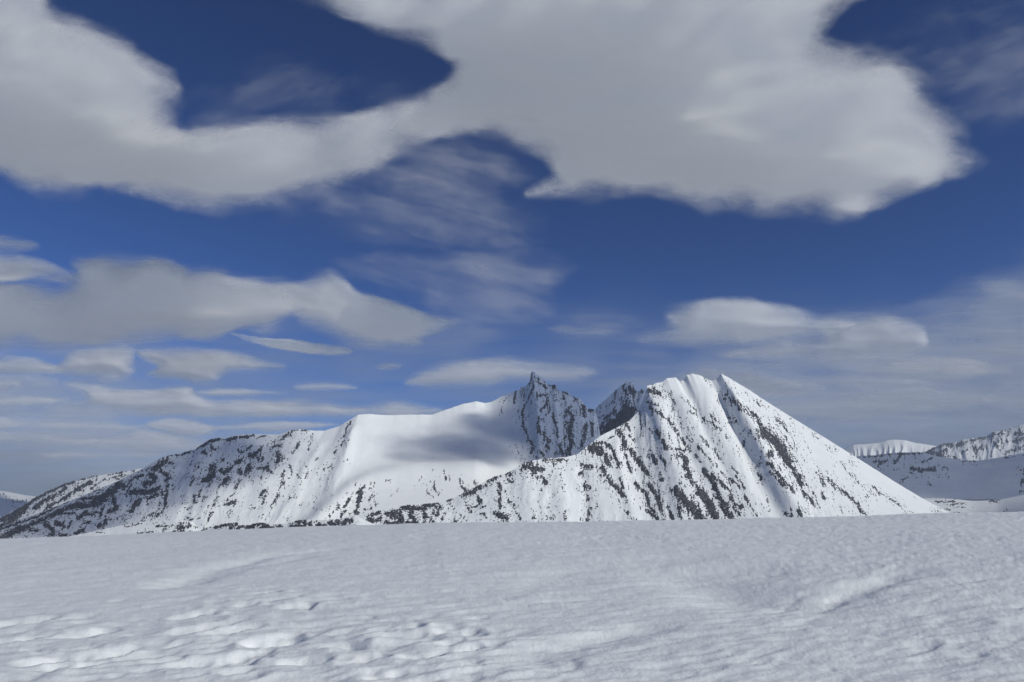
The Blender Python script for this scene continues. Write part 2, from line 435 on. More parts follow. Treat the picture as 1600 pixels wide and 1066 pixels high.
# --- the bright pyramid on the right, with its long ridge running down to the left
z3 = Z(900, 560, 3.9475)
z6 = Z(500, 680, 5.333)
z4 = Z(1200, 560, 3.9475)
z2 = Z(500, 560, 2.857)
main_strokes = [
    z3([(445, 200), (510, 215)], 20, .75), z3([(440, 270), (510, 290)], 13, .7), z3([(470, 180), (560, 260)], 12, .5), z3([(560, 205), (620, 290)], 10, .45),
    z3([(650, 240), (750, 330)], 9, .5), z3([(780, 365), (890, 440)], 15, .6), z3([(830, 345), (880, 400)], 13, .6), z3([(700, 330), (760, 360)], 9, .5),
    z3([(450, 300), (560, 370), (640, 480), (700, 570), (770, 640)], 17, .62), z3([(390, 330), (410, 480)], 14, .55), z3([(470, 340), (490, 440)], 11, .45),
    z3([(500, 450), (560, 560)], 20, .75), z3([(460, 570), (500, 650)], 16, .7), z3([(490, 635)], 26, .95), z3([(520, 610), (550, 640)], 18, .75), z3([(520, 700), (530, 760)], 12, .65),
    z3([(270, 450), (300, 540)], 24, .85), z3([(310, 400), (330, 440)], 18, .75), z3([(330, 470), (355, 505)], 13, .65),
    z3([(95, 560), (150, 575)], 38, 1.0), z3([(100, 530), (180, 520), (230, 570), (265, 660)], 15, .85), z3([(200, 500), (230, 480)], 11, .75),
    z3([(180, 600), (200, 650)], 22, .85), z3([(30, 660), (100, 670)], 19, .85), z3([(20, 710), (40, 700)], 12, .7),
    z3([(55, 760), (55, 810)], 15, .75), z3([(85, 800)], 15, .75), z3([(75, 870)], 17, .8), z3([(85, 945), (70, 1000)], 19, .75),
    z3([(160, 680), (200, 740), (260, 810), (290, 850)], 23, .8), z3([(270, 740), (295, 800)], 12, .7), z3([(150, 720)], 12, .7),
    z3([(310, 600), (340, 710)], 15, .68), z3([(340, 570), (400, 660), (450, 720)], 24, .85), z3([(280, 560), (330, 560)], 13, .7),
    z3([(360, 770), (430, 830), (450, 910), (520, 1000)], 17, .75), z3([(440, 940), (520, 1000)], 20, .8),
    z3([(450, 780), (500, 850), (530, 960)], 22, .85), z3([(310, 950), (360, 1000)], 14, .6),
    z3([(650, 600), (690, 720), (740, 790)], 28, .72), z3([(600, 560), (700, 570)], 14, .6), z3([(660, 610), (680, 640)], 22, .85),
    z3([(620, 820), (700, 910), (750, 980)], 38, .95), z3([(760, 820), (820, 900), (860, 990)], 34, 1.05), z3([(720, 780), (770, 850)], 16, .7),
    z3([(790, 690), (850, 780), (900, 880), (970, 990)], 24, .85), z3([(840, 720), (940, 810), (980, 900), (1010, 960)], 16, .72), z3([(900, 910), (960, 985)], 26, .9),
    z3([(1015, 915)], 24, .9), z3([(945, 740), (1020, 800)], 13, .6), z3([(950, 850), (970, 890)], 15, .75), z3([(1045, 855), (1060, 890)], 12, .65),
    z3([(570, 920), (600, 990)], 16, .7), z3([(640, 920), (650, 990)], 14, .75), z3([(1090, 930), (1130, 980)], 10, .55),
    z3([(700, 560), (770, 640)], 15, .65), z3([(770, 480), (890, 620)], 16, .48), z3([(680, 480), (760, 560)], 15, .5), z3([(780, 570), (850, 660)], 12, .55),
    z3([(920, 650), (1000, 710)], 13, .5), z3([(850, 640), (960, 770)], 13, .48), z3([(980, 720), (1040, 800)], 12, .52), z3([(930, 490)], 13, .5), z3([(560, 240), (660, 400), (760, 560)], 20, .36),
    z3([(930, 240), (1020, 300), (1100, 370), (1150, 440)], 36, .52), z3([(1010, 315), (1050, 320)], 14, .75), z3([(1090, 340), (1160, 430)], 17, .7),
    z3([(1160, 460), (1220, 500), (1270, 560), (1310, 640)], 40, 1.05), z3([(1310, 640), (1350, 700), (1390, 780)], 22, .85),
    z3([(1200, 585)], 30, .85), z3([(1340, 710)], 20, .85), z3([(1190, 650), (1270, 740), (1340, 820)], 18, .68), z3([(1200, 700), (1275, 785)], 14, .66), z3([(1385, 730)], 20, .8), z3([(1380, 780), (1420, 780)], 12, .7),
    z3([(940, 400), (1010, 390)], 13, .5), z3([(930, 330), (1000, 400)], 14, .42), z3([(1010, 560), (1070, 460)], 15, .42),
    z3([(1150, 570), (1100, 690), (1140, 740)], 14, .48), z3([(1090, 660)], 12, .55),
    z3([(1400, 820), (1460, 890)], 20, .8), z3([(1460, 830)], 12, .7), z3([(1520, 830), (1535, 870)], 15, .75), z3([(1380, 955)], 26, .95), z3([(1285, 955), (1330, 975)], 12, .52),
    z3([(1490, 700), (1540, 790)], 13, .6), z3([(1570, 755)], 14, .7),
    z3([(1230, 370), (1300, 440), (1340, 480)], 17, .55), z3([(1290, 430)], 14, .6), z3([(1100, 262), (1140, 292)], 10, .6), z3([(1170, 350)], 9, .5),
    z4([(370, 740), (425, 795)], 17, .75), z4([(440, 800), (520, 870), (590, 955)], 15, .72), z4([(500, 705), (560, 770)], 12, .5), z4([(640, 790), (740, 860), (820, 910)], 8, .55),
    z4([(310, 700), (345, 790)], 12, .55), z4([(570, 940)], 16, .75), z4([(280, 470), (380, 560)], 8, .42), z4([(460, 650), (480, 680)], 8, .5),
    z4([(850, 960), (880, 970)], 9, .6), z4([(760, 870), (820, 912)], 9, .6), z4([(540, 760), (680, 850)], 10, .40),
    # the left ridge
    z2([(910, 480), (950, 490), (1000, 500)], 16, .9), z2([(930, 470), (960, 510)], 20, .95), z2([(990, 520), (1010, 560)], 13, .7), z2([(1000, 455), (1100, 455)], 11, .65),
    z2([(1045, 470)], 14, .7), z2([(1165, 480), (1215, 490)], 13, .75), z2([(1210, 400), (1240, 410)], 22, .9),
    z6([(1210, 490), (1270, 475), (1330, 430)], 28, .95), z6([(1350, 380), (1430, 375), (1500, 320)], 26, .9), z6([(1480, 300), (1590, 330)], 26, .8), z6([(1400, 280), (1430, 310)], 22, .65), z6([(1560, 370), (1600, 390)], 18, .7),
    z6([(1320, 520), (1330, 550)], 22, .8), z6([(1310, 495)], 15, .7), z6([(1490, 400), (1510, 450)], 24, .8), z6([(1490, 480)], 18, .75), z6([(1500, 520), (1500, 620)], 20, .8),
    z6([(1490, 660), (1550, 690)], 36, .95), z6([(1270, 605), (1380, 595)], 13, .75), z6([(1220, 590), (1260, 640)], 17, .65), z6([(1340, 630), (1390, 690)], 17, .6), z6([(1210, 680)], 16, .6),
    z6([(1580, 560)], 20, .75), z6([(1540, 470)], 14, .6), z6([(1040, 650)], 13, .7), z6([(1015, 700)], 16, .7), z6([(1120, 690), (1105, 725)], 13, .65), z6([(1180, 670), (1150, 720)], 13, .5), z6([(1330, 700)], 15, .55),
    z6([(960, 570), (990, 600), (980, 660)], 30, .8), z6([(1040, 540), (1100, 540)], 18, .75), z6([(950, 600), (930, 690), (910, 735)], 14, .6), z6([(940, 720)], 25, .8),
    z6([(850, 590), (940, 580)], 24, .95), z6([(870, 640), (870, 730)], 26, .85), z6([(690, 600), (800, 610), (870, 620)], 30, 1.0), z6([(760, 650), (790, 730)], 30, .85),
    z6([(560, 660), (660, 650), (680, 720)], 40, .85), z6([(560, 730), (700, 735), (800, 735)], 24, 1.0), z6([(610, 690)], 40, .9), z6([(430, 660), (500, 640)], 22, .9), z6([(410, 700), (460, 720), (510, 690)], 30, .8), z6([(400, 680), (400, 750)], 15, .8),
    z2([(855, 640), (870, 660)], 10, .55), z2([(880, 695), (890, 715)], 12, .6), z2([(1015, 665)], 10, .5), z2([(1030, 715)], 14, .8), z2([(960, 715)], 11, .6), z2([(1185, 560), (1195, 630)], 11, .65), z2([(1195, 700)], 13, .55), z2([(1090, 690), (1100, 720)], 13, .4),
    z2([(1075, 500), (1080, 580)], 7, .42),
]
main_crest = [
    (300, 838, 3300, 300, 3000), (400, 832, 3300, 400, 3050), (460, 827, 3350, 460, 3100), (500, 818, 3400, 505, 3150), (550, 806, 3500, 558, 3200), (587, 800, 3550, 596, 3250), (620, 793, 3600, 632, 3300),
    (640, 789, 3620, 655, 3300), (675, 787, 3650, 690, 3300), (706, 780, 3700, 724, 3330), (740, 762, 3760, 765, 3350), (752, 756, 3780, 780, 3360), (773, 745, 3820, 800, 3360),
    (790, 741, 3850, 818, 3370), (818, 724, 3900, 842, 3380), (836, 719, 3950, 860, 3390), (850, 717, 3980, 872, 3390), (885, 714, 4050, 906, 3400), (902, 710, 4100, 925, 3400),
    (937, 682, 4300, 970, 3420), (960, 670, 4420, 998, 3440), (983, 658, 4550, 1020, 3460), (997, 644, 4650, 1038, 3470), (1006, 622, 4730, 1062, 3480), (1011, 603, 4780, 1092, 3490),
    (1026, 599, 4850, 1125, 3500), (1036, 596, 4880, 1148, 3500), (1043, 591, 4900, 1160, 3500), (1056, 590, 4950, 1178, 3500), (1062, 596, 4960, 1188, 3500), (1068, 595, 4970, 1194, 3500),
    (1073, 586, 4980, 1202, 3500), (1082, 584, 5000, 1212, 3500), (1092, 586, 5010, 1226, 3500), (1104, 592, 5020, 1240, 3500), (1112, 595, 5020, 1250, 3500), (1119, 593, 5020, 1262, 3500),
    (1127, 584, 5020, 1278, 3500), (1140, 591, 5020, 1292, 3520), (1170, 609, 5020, 1322, 3560), (1200, 629, 5010, 1350, 3600), (1250, 660, 5000, 1390, 3660), (1300, 691, 4980, 1424, 3720),
    (1340, 716, 4960, 1452, 3780), (1400, 754, 4920, 1490, 3860), (1440, 778, 4900, 1516, 3920), (1470, 794, 4880, 1535, 3960), (1495, 806, 4860, 1552, 4000), (1540, 822, 4800, 1586, 4060), (1600, 836, 4700, 1640, 4100)]

def main_speckle(px, py, T, U):
    mid = 0.34 * sstep(985, 1020, px) * (1 - sstep(1230, 1290, px)) * np.clip(1.6 * fbm(U / 24, T * 4, 79, 3), 0, 1)
    fine = 0.22 * sstep(1180, 1240, px) * np.clip(1.8 * fbm(px / 24, py / 30, 77, 2), 0, 1)
    leftn = 0.30 * sstep(620, 700, px) * (1 - sstep(960, 1000, px)) * np.clip(1.8 * fbm(px / 22, py / 30, 78, 2), 0, 1)
    return np.maximum(np.maximum(mid, fine), leftn).astype(np.float32)

mountain('mountain', 'bright snowy pyramid mountain with dark rock ribs and a long ridge falling to the left', main_crest, 0.85, 300, prof=1.12, back=1600,
         ribs=[(1112, -34, 13, 0.0, .95), (1131, 30, 20, 0.0, .9), (1013, 20, 16, .02, .9), (1058, 14, 14, .05, .9), (985, -12, 12, .05, .9), (1038, -12, 10, .05, .9), (960, 14, 12, .05, .9), (870, 12, 16, .1, .95), (905, -12, 14, .1, .95)],
         teeth=[(300, 1), (1000, 1.2), (1015, 2.6), (1075, 2.6), (1100, 2), (1130, 1.4), (1160, .7), (1500, .6)], rib_env=[(300, .4), (640, .6), (900, .8), (1000, 1), (1150, 1), (1220, .45), (1400, .25), (1600, .2)], strokes=main_strokes, speckle=main_speckle, seed=3, rock_scale=5, amp=(8, 5.5, 2.6))

# --- the moraine hump in front of the left massif
z5 = Z(250, 640, 5.0767)
z0 = Z(0, 640, 4.8467)
mor_strokes = [z5([(440, 935), (500, 920), (600, 900)], 22, .9), z5([(540, 960), (600, 910)], 24, .85), z5([(330, 960), (400, 930)], 14, .7), z5([(620, 940), (690, 915)], 16, .85), z5([(690, 945), (760, 905), (830, 910)], 26, .9),
               z5([(800, 940), (870, 950)], 26, .95), z5([(860, 920), (900, 950)], 20, .9), z5([(955, 930)], 30, 1.0), z5([(1010, 945), (1090, 930), (1140, 940)], 26, .9), z5([(1080, 890), (1160, 880)], 22, .85), z5([(1150, 900), (1190, 915)], 24, .95),
               z5([(1250, 920), (1310, 925)], 26, .95), z5([(1350, 900), (1380, 920)], 30, 1.0), z5([(1400, 890), (1450, 920)], 30, .95), z5([(1480, 880), (1520, 880)], 26, .9),
               z5([(1230, 890), (1310, 835)], 12, .7), z5([(1400, 860), (1450, 820)], 14, .75),
               z5([(30, 990), (120, 975)], 18, .8), z5([(140, 940), (240, 920)], 26, .75), z5([(180, 965)], 26, .9), z5([(240, 970)], 14, .75), z5([(90, 920)], 12, .7), z5([(150, 900), (230, 905)], 15, .6), z5([(295, 940)], 11, .7), z5([(20, 960), (60, 940)], 14, .6),
               z0([(950, 885), (1070, 862)], 7, .75), z0([(1180, 885), (1260, 880)], 11, .75), z0([(1040, 945), (1150, 925)], 10, .75), z0([(1110, 905)], 11, .65), z0([(730, 935), (780, 930)], 6, .7), z0([(905, 968), (960, 968)], 7, .65), z0([(275, 985)], 7, .7), z0([(1300, 880), (1340, 870)], 10, .65)]
mor_crest = [(-60, 862, 2800, -60, 2600), (20, 850, 2850, 20, 2600), (60, 840, 2900, 60, 2620), (85, 839, 2900, 85, 2620), (100, 840, 2900, 100, 2620), (140, 832, 2950, 140, 2640), (175, 824, 3000, 175, 2650), (205, 818, 3030, 205, 2660), (240, 814, 3050, 240, 2680),
             (275, 812, 3060, 275, 2680), (300, 815, 3080, 300, 2680), (310, 824, 3080, 310, 2680), (320, 826, 3090, 320, 2680), (345, 820, 3100, 345, 2680), (370, 816, 3100, 370, 2680), (385, 821, 3100, 385, 2680), (405, 817, 3100, 405, 2680), (430, 819, 3100, 430, 2680),
             (450, 818, 3110, 450, 2680), (468, 813, 3120, 468, 2690), (485, 812, 3130, 485, 2690), (500, 813, 3140, 500, 2690), (530, 811, 3160, 530, 2700), (555, 806, 3180, 555, 2700), (600, 826, 3200, 600, 2700), (680, 850, 3200, 680, 2700)]
mountain('hill', 'low rocky moraine hump in front of the left massif foot', mor_crest, 0.85, 90, prof=1.0, back=500, strokes=mor_strokes, seed=11, amp=(9, 5, 3), rock_scale=6, jag=1.3, tl=60, thr=.52)

# --- the left massif with the shaded snow dome and the rock spire
z1 = Z(0, 560, 2.857)
z7 = Z(760, 560, 5.333)
left_strokes = [
    # dark left end
    z0([(0, 980), (100, 935), (240, 870), (330, 830)], 26, .8), z0([(0, 965), (150, 890)], 14, .85), z0([(40, 985), (120, 930), (170, 890)], 22, .75), z0([(340, 830), (480, 760), (600, 715)], 24, .9), z0([(480, 790), (560, 790)], 18, .75),
    z0([(0, 905), (240, 830), (420, 745), (600, 650), (780, 590)], 10, .85), z0([(580, 730), (700, 720), (800, 680)], 34, .9), z0([(620, 680), (690, 665)], 16, .85), z0([(720, 690), (850, 620), (900, 570)], 42, .95), z0([(880, 560), (930, 570)], 28, .95),
    z0([(860, 660), (880, 760), (830, 775)], 24, .85), z0([(780, 740), (760, 820)], 20, .6), z0([(640, 790), (700, 800), (730, 780)], 22, .85), z0([(600, 820), (650, 780)], 20, .85), z0([(640, 860), (680, 850)], 15, .75),
    z0([(340, 870), (400, 900), (400, 950)], 24, .85), z0([(420, 860), (460, 870)], 24, .85), z0([(490, 850), (470, 910)], 14, .6), z0([(540, 850), (520, 900)], 17, .7), z0([(460, 950), (500, 960)], 20, .9), z0([(570, 935), (600, 930)], 22, .85), z0([(630, 910)], 22, .8), z0([(370, 945)], 22, .7), z0([(230, 920), (290, 905)], 14, .7), z0([(200, 965)], 12, .6),
    z0([(800, 810), (800, 870), (730, 885)], 20, .75), z0([(950, 850)], 13, .65),
    z0([(1000, 625), (1080, 630), (1150, 620), (1200, 590)], 32, .9), z0([(1100, 570), (1170, 540), (1150, 500)], 36, .85), z0([(1180, 440), (1250, 395)], 34, .95), z0([(1220, 470), (1290, 520)], 22, .85), z0([(1250, 540), (1290, 510)], 17, .8), z0([(1280, 400), (1310, 410)], 16, .7), z0([(1240, 370), (1290, 350), (1350, 345)], 16, .85), z0([(1370, 340), (1454, 310)], 18, .85),
    z0([(1060, 680), (1020, 730), (985, 770)], 26, .85), z0([(1120, 680), (1190, 640)], 20, .75), z0([(1270, 570), (1260, 660), (1240, 760)], 15, .75), z0([(1210, 710)], 17, .7), z0([(1130, 790), (1200, 800), (1240, 770)], 26, .6), z0([(940, 600), (1010, 520), (1080, 500)], 17, .7), z0([(950, 640), (1000, 570)], 13, .65), z0([(1070, 820)], 12, .5), z0([(1080, 460), (1160, 430)], 10, .6), z0([(960, 835)], 12, .6), z0([(1200, 590), (1230, 640)], 18, .6), z0([(1425, 510)], 8, .6), z0([(1450, 560)], 14, .7),
    # the middle of the massif
    z5([(280, 300), (380, 270), (400, 240)], 22, .85), z5([(400, 250), (490, 230)], 20, .9), z5([(410, 300), (440, 320)], 20, .75), z5([(340, 340), (370, 350)], 20, .75), z5([(520, 240), (600, 220), (700, 220), (740, 200)], 20, .85), z5([(510, 290)], 14, .55), z5([(760, 230), (850, 205)], 10, .6),
    z5([(270, 490), (310, 450)], 12, .7), z5([(240, 600), (280, 540)], 13, .75), z5([(410, 480), (420, 530), (350, 570)], 34, 1.0), z5([(400, 440), (440, 460)], 18, .75), z5([(320, 640)], 20, .8), z5([(270, 680), (270, 740)], 18, .72), z5([(220, 790), (250, 770)], 14, .65), z5([(210, 860), (260, 870)], 16, .62), z5([(310, 700), (350, 690)], 18, .6),
    z5([(500, 400)], 24, .8), z5([(540, 420)], 18, .75), z5([(600, 420), (640, 400)], 20, .8), z5([(560, 470), (510, 500), (490, 480)], 28, .85), z5([(540, 540), (500, 590)], 30, .85), z5([(640, 480), (650, 510)], 26, .85), z5([(700, 480), (710, 440)], 34, .85), z5([(700, 380), (780, 330)], 32, .75), z5([(640, 340), (730, 290)], 14, .7), z5([(800, 300), (780, 400)], 18, .7), z5([(650, 550), (600, 620)], 14, .55),
    z5([(780, 470), (850, 460), (880, 500)], 20, .85), z5([(900, 300), (950, 290)], 20, .75), z5([(890, 250), (960, 230), (1040, 180)], 22, .65), z5([(1030, 170), (1100, 160), (1200, 170)], 12, .75), z5([(920, 420), (960, 390), (930, 350)], 26, .8), z5([(1110, 260), (1060, 340)], 13, .7), z5([(1210, 190), (1200, 250), (1170, 320)], 15, .6), z5([(1030, 450), (1040, 480)], 14, .7), z5([(970, 540), (980, 600)], 18, .75), z5([(990, 480), (940, 660)], 12, .45),
    z5([(800, 545)], 13, .7), z5([(800, 680), (840, 640)], 20, .85), z5([(840, 690), (810, 750)], 18, .62), z5([(930, 690), (880, 770)], 16, .68), z5([(1080, 520), (1110, 550)], 14, .6), z5([(1070, 640), (1060, 700)], 12, .5), z5([(1150, 430), (1160, 540)], 16, .45), z5([(1240, 400)], 10, .65), z5([(540, 740), (600, 735)], 20, .75), z5([(590, 660), (530, 720)], 16, .62), z5([(460, 700), (430, 760)], 18, .62), z5([(380, 870), (420, 810)], 17, .68), z5([(520, 830), (570, 800)], 17, .42), z5([(1020, 740), (1040, 700)], 13, .42), z5([(860, 845)], 10, .6), z5([(370, 690), (330, 730)], 14, .5), z5([(740, 780)], 16, .45), z5([(1000, 860)], 10, .5),
    z5([(1450, 250), (1440, 290)], 14, .65), z5([(1510, 90), (1470, 180), (1465, 210)], 13, .75), z5([(1400, 320), (1380, 350)], 14, .6), z5([(1350, 460), (1310, 470)], 14, .6), z5([(1480, 400)], 14, .65), z5([(1340, 430)], 10, .45), z5([(1330, 150), (1290, 170)], 8, .5),
    z5([(1470, 770), (1500, 710)], 18, .85), z5([(1390, 800), (1420, 780)], 18, .55), z5([(1440, 850), (1480, 790)], 15, .7),
    # spur on the dome's lower flank
    z6([(200, 600), (240, 540)], 18, .85), z6([(310, 480), (360, 430)], 20, .62), z6([(430, 400), (440, 420)], 16, .62), z6([(300, 640), (330, 540), (350, 480)], 30, .75), z6([(300, 640)], 38, .95), z6([(400, 560), (430, 500)], 22, .5), z6([(330, 620), (430, 610)], 14, .62), z6([(565, 375)], 10, .7), z6([(140, 610), (110, 640)], 18, .55), z6([(30, 690), (80, 670)], 13, .6), z6([(460, 560)], 16, .45), z6([(570, 510)], 16, .38), z6([(640, 470)], 16, .38),
    z6([(1030, 300), (1050, 370)], 15, .72), z6([(1110, 330)], 14, .7), z6([(1160, 360), (1170, 420), (1210, 460)], 14, .7), z6([(980, 350)], 11, .6), z6([(950, 440), (960, 460)], 18, .68), z6([(860, 360), (880, 410)], 13, .55), z6([(1280, 380), (1280, 410)], 13, .65), z6([(930, 390)], 14, .5), z6([(900, 480), (940, 515)], 8, .6), z6([(1290, 340)], 10, .4), z6([(960, 290)], 9, .6), z6([(800, 430)], 11, .42),
    # the spire's ribs
    z7([(375, 130), (385, 210)], 20, .62), z7([(410, 150), (440, 200), (500, 240)], 20, .62), z7([(520, 220), (600, 260)], 16, .7), z7([(640, 280), (720, 320), (800, 400)], 18, .62), z7([(250, 260), (240, 310), (230, 370)], 12, .72), z7([(130, 350), (180, 330)], 13, .5), z7([(130, 400), (135, 470)], 8, .5), z7([(390, 230), (370, 300), (340, 340)], 16, .66), z7([(430, 320), (510, 295)], 13, .8), z7([(470, 230)], 20, .6), z7([(580, 235)], 20, .66), z7([(560, 350), (610, 355), (650, 330)], 13, .5),
    z7([(330, 360), (300, 450), (310, 570), (340, 640), (380, 720)], 14, .75), z7([(350, 680), (400, 740), (370, 790)], 22, .68), z7([(440, 770), (480, 810)], 20, .66), z7([(230, 700), (270, 790), (330, 860)], 16, .45), z7([(400, 820)], 20, .5),
    z7([(510, 330), (500, 400), (450, 430), (440, 580)], 18, .64), z7([(440, 600), (480, 640), (520, 700)], 24, .72), z7([(490, 480), (540, 410)], 18, .66), z7([(500, 720), (510, 760)], 18, .8), z7([(555, 460), (580, 580), (600, 660)], 12, .75), z7([(610, 720), (630, 800)], 24, .88), z7([(570, 790)], 18, .8),
    z7([(680, 420), (710, 480), (710, 560)], 26, .85), z7([(660, 440), (660, 560)], 14, .7), z7([(690, 580), (710, 700), (680, 790)], 34, .88), z7([(660, 660)], 20, .85), z7([(800, 400), (810, 470)], 26, .95), z7([(830, 560), (820, 640), (790, 720)], 30, .75), z7([(870, 540), (890, 640)], 24, .72), z7([(770, 740)], 22, .75), z7([(860, 430), (880, 440)], 14, .85), z7([(620, 390), (650, 300)], 10, .45), z7([(720, 330), (790, 370)], 13, .45),
]
left_crest = [
    (-170, 880, 4300, -260, 3900), (-80, 850, 4450, -170, 3950), (0, 824, 4600, -90, 3980), (50, 806, 4700, -20, 4000), (105, 785, 4800, 45, 4050), (150, 766, 4900, 95, 4080), (182, 753, 4980, 125, 4100), (205, 741, 5020, 145, 4120), (224, 732, 5060, 160, 4130),
    (240, 722, 5100, 172, 4150), (255, 714, 5130, 184, 4160), (280, 709, 5180, 204, 4180), (304, 703, 5220, 222, 4200), (325, 688, 5260, 240, 4210), (340, 684, 5290, 252, 4220), (352, 686, 5310, 262, 4230), (370, 680, 5340, 280, 4240), (395, 678, 5380, 304, 4260), (420, 679, 5420, 330, 4280),
    (435, 679, 5450, 344, 4290), (452, 673, 5480, 360, 4300), (470, 671, 5520, 380, 4320), (490, 673, 5560, 402, 4340), (507, 673, 5600, 422, 4360), (530, 666, 5660, 446, 4380), (545, 657, 5700, 462, 4400), (560, 648, 5750, 478, 4420), (575, 647, 5800, 500, 4430), (605, 649, 5900, 550, 4450),
    (640, 648, 6000, 602, 4480), (675, 648, 6100, 650, 4500), (700, 639, 6200, 690, 4550), (725, 631, 6300, 728, 4600), (745, 627, 6380, 758, 4650), (757, 630, 6430, 775, 4700), (768, 628, 6480, 788, 4750), (785, 619, 6560, 806, 4850), (804, 612, 6650, 824, 4950), (811, 611, 6680, 832, 4980), (814, 604, 6690, 835, 5000), (819, 605, 6710, 840, 5020),
    (825, 600, 6740, 846, 5050), (828, 596, 6750, 850, 5060), (829, 586, 6750, 852, 5060), (831, 581, 6750, 854, 5070), (834, 580, 6750, 857, 5070), (837, 584, 6760, 860, 5080), (841, 588, 6770, 864, 5090), (846, 591, 6780, 868, 5100), (850, 595, 6790, 872, 5100), (857, 602, 6800, 878, 5110), (866, 602, 6810, 884, 5120),
    (868, 602, 6815, 887, 5130), (871, 609, 6830, 890, 5140), (878, 613, 6850, 895, 5150), (885, 612, 6870, 900, 5160), (893, 618, 6890, 904, 5180), (900, 622, 6900, 908, 5200), (906, 621, 6910, 911, 5200), (913, 632, 6930, 914, 5210), (920, 639, 6950, 917, 5220), (930, 640, 6980, 922, 5250), (934, 655, 6980, 926, 5260), (938, 680, 6960, 930, 5260), (944, 715, 6940, 936, 5260), (952, 760, 6900, 944, 5260)]
mountain('mountain', 'long snowy massif on the left rising over a shaded dome to a rock spire', left_crest, 0.85, 300, prof=1.18, back=1800,
         ribs=[(834, 14, 9, .1, .95), (868, 18, 9, .04, .95), (890, 18, 9, .04, .95), (912, 18, 9, .04, .95), (850, 16, 8, .08, .95), (562, 20, 15, .03, .95), (507, 12, 12, .05, .9)],
         teeth=[(0, 1), (780, 1), (815, 3.2), (826, 2.5), (832, .8), (840, 2.5), (848, 5), (905, 5), (930, 2)], rib_env=[(-170, .9), (250, .8), (500, .8), (560, .5), (610, .04), (770, .04), (805, .6), (830, 1), (930, 1)],
         relief=[([(480, 830), (520, 795), (550, 765), (580, 750), (620, 740), (680, 733), (740, 735)], 32, 16), ([(500, 760), (560, 725), (640, 705), (720, 700)], -14, 26)],
         strokes=left_strokes, seed=5, rock_scale=5, amp=(10, 6, 2.6), speckle=lambda px, py, T, U: (0.26 * (px < 320) * np.clip(perlin(px / 26, py / 20, 55) + .5, 0, 1) + 0.2 * ((px > 320) & (px < 520)) * np.clip(perlin(px / 20, py / 26, 56) + .2, 0, 1) + 0.30 * sstep(790, 815, px) * (1 - sstep(640, 690, py)) * np.clip(.5 + 1.4 * fbm(U / 9, T * 9, 57, 3), 0, 1)).astype(np.float32))

# --- second spire behind the pyramid's shoulder
sp_strokes = [z7([(1190, 240), (1230, 310)], 26, .8), z7([(1160, 270), (1180, 300)], 14, .7), z7([(1240, 280)], 14, .7), z7([(1170, 345), (1200, 380)], 12, .7),
              z7([(1170, 410), (1150, 500), (1060, 560), (1010, 600)], 50, 1.2), z7([(1200, 420), (1230, 430), (1170, 510)], 34, 1.2), z7([(1100, 480), (1130, 450)], 30, 1.1), z7([(940, 580), (960, 630)], 20, .8), z7([(950, 560), (1010, 480), (1080, 440)], 16, .62), z7([(1010, 560), (1060, 500)], 16, .8),
              z7([(930, 490), (1020, 470)], 12, .5), z7([(980, 420), (1140, 280)], 16, .32)]
sp_crest = [(860, 720, 7600, 850, 6300), (915, 655, 7650, 900, 6300), (930, 639, 7680, 912, 6300), (950, 621, 7720, 925, 6300), (969, 604, 7760, 938, 6300), (978, 597, 7780, 945, 6310), (984, 598, 7790, 948, 6310), (987, 594, 7790, 950, 6320), (990, 602, 7790, 953, 6320), (993, 610, 7780, 957, 6320),
            (998, 612, 7770, 962, 6320), (1003, 608, 7760, 968, 6320), (1008, 610, 7750, 974, 6320), (1015, 618, 7740, 982, 6320), (1040, 640, 7700, 1010, 6320), (1100, 700, 7600, 1080, 6320)]
mountain('mountain', 'small frosted rock spire with a dark triangular cliff between the dome peak and the bright pyramid', sp_crest, 0.8, 150, prof=1.15, back=1200, strokes=sp_strokes, seed=21, amp=(16, 9, 5), rock_scale=8, jag=3.4, tl=150, big_px=50, speckle=lambda px, py, T, U: (0.42 * np.clip(.4 + 1.4 * fbm(U / 9, T * 8, 22, 3), 0, 1)).astype(np.float32))

# --- rounded shoulder behind the massif's left end
sh_strokes = [z0([(0, 840), (120, 780), (300, 660), (450, 585), (560, 550)], 13, .9), z0([(0, 890), (60, 860), (130, 800), (210, 745)], 24, .95), z0([(40, 830), (160, 770)], 22, .9), z0([(260, 745), (340, 690), (440, 640), (500, 600)], 24, .8), z0([(380, 740), (450, 690), (540, 640), (600, 600)], 18, .7),
              z0([(590, 610), (640, 570), (690, 550)], 24, .85), z0([(480, 690), (560, 650)], 13, .6), z0([(560, 545), (640, 520), (740, 505)], 10, .8), z0([(800, 495), (900, 480), (1020, 465)], 7, .7), z0([(690, 600), (740, 560), (840, 520), (940, 490)], 9, .65), z0([(880, 530), (960, 500), (1030, 480)], 7, .6), z0([(420, 690), (330, 760)], 12, .65)]
sh_crest = [(-160, 868, 6000, -170, 5200), (-80, 840, 6100, -100, 5200), (0, 808, 6200, -30, 5200), (30, 793, 6250, 0, 5200), (60, 775, 6300, 30, 5200), (80, 765, 6350, 50, 5200), (100, 757, 6400, 72, 5200), (130, 748, 6450, 100, 5200), (165, 741, 6500, 135, 5200), (200, 736, 6550, 170, 5200), (215, 733, 6570, 185, 5200), (240, 730, 6600, 215, 5200), (300, 735, 6600, 280, 5200)]
mountain('hill', 'rounded snow shoulder with dark rock stripes behind the left end of the massif', sh_crest, 0.9, 110, prof=1.0, back=2000, strokes=sh_strokes, seed=31, amp=(8, 4, 3), rock_scale=8, jag=.5, tl=90)

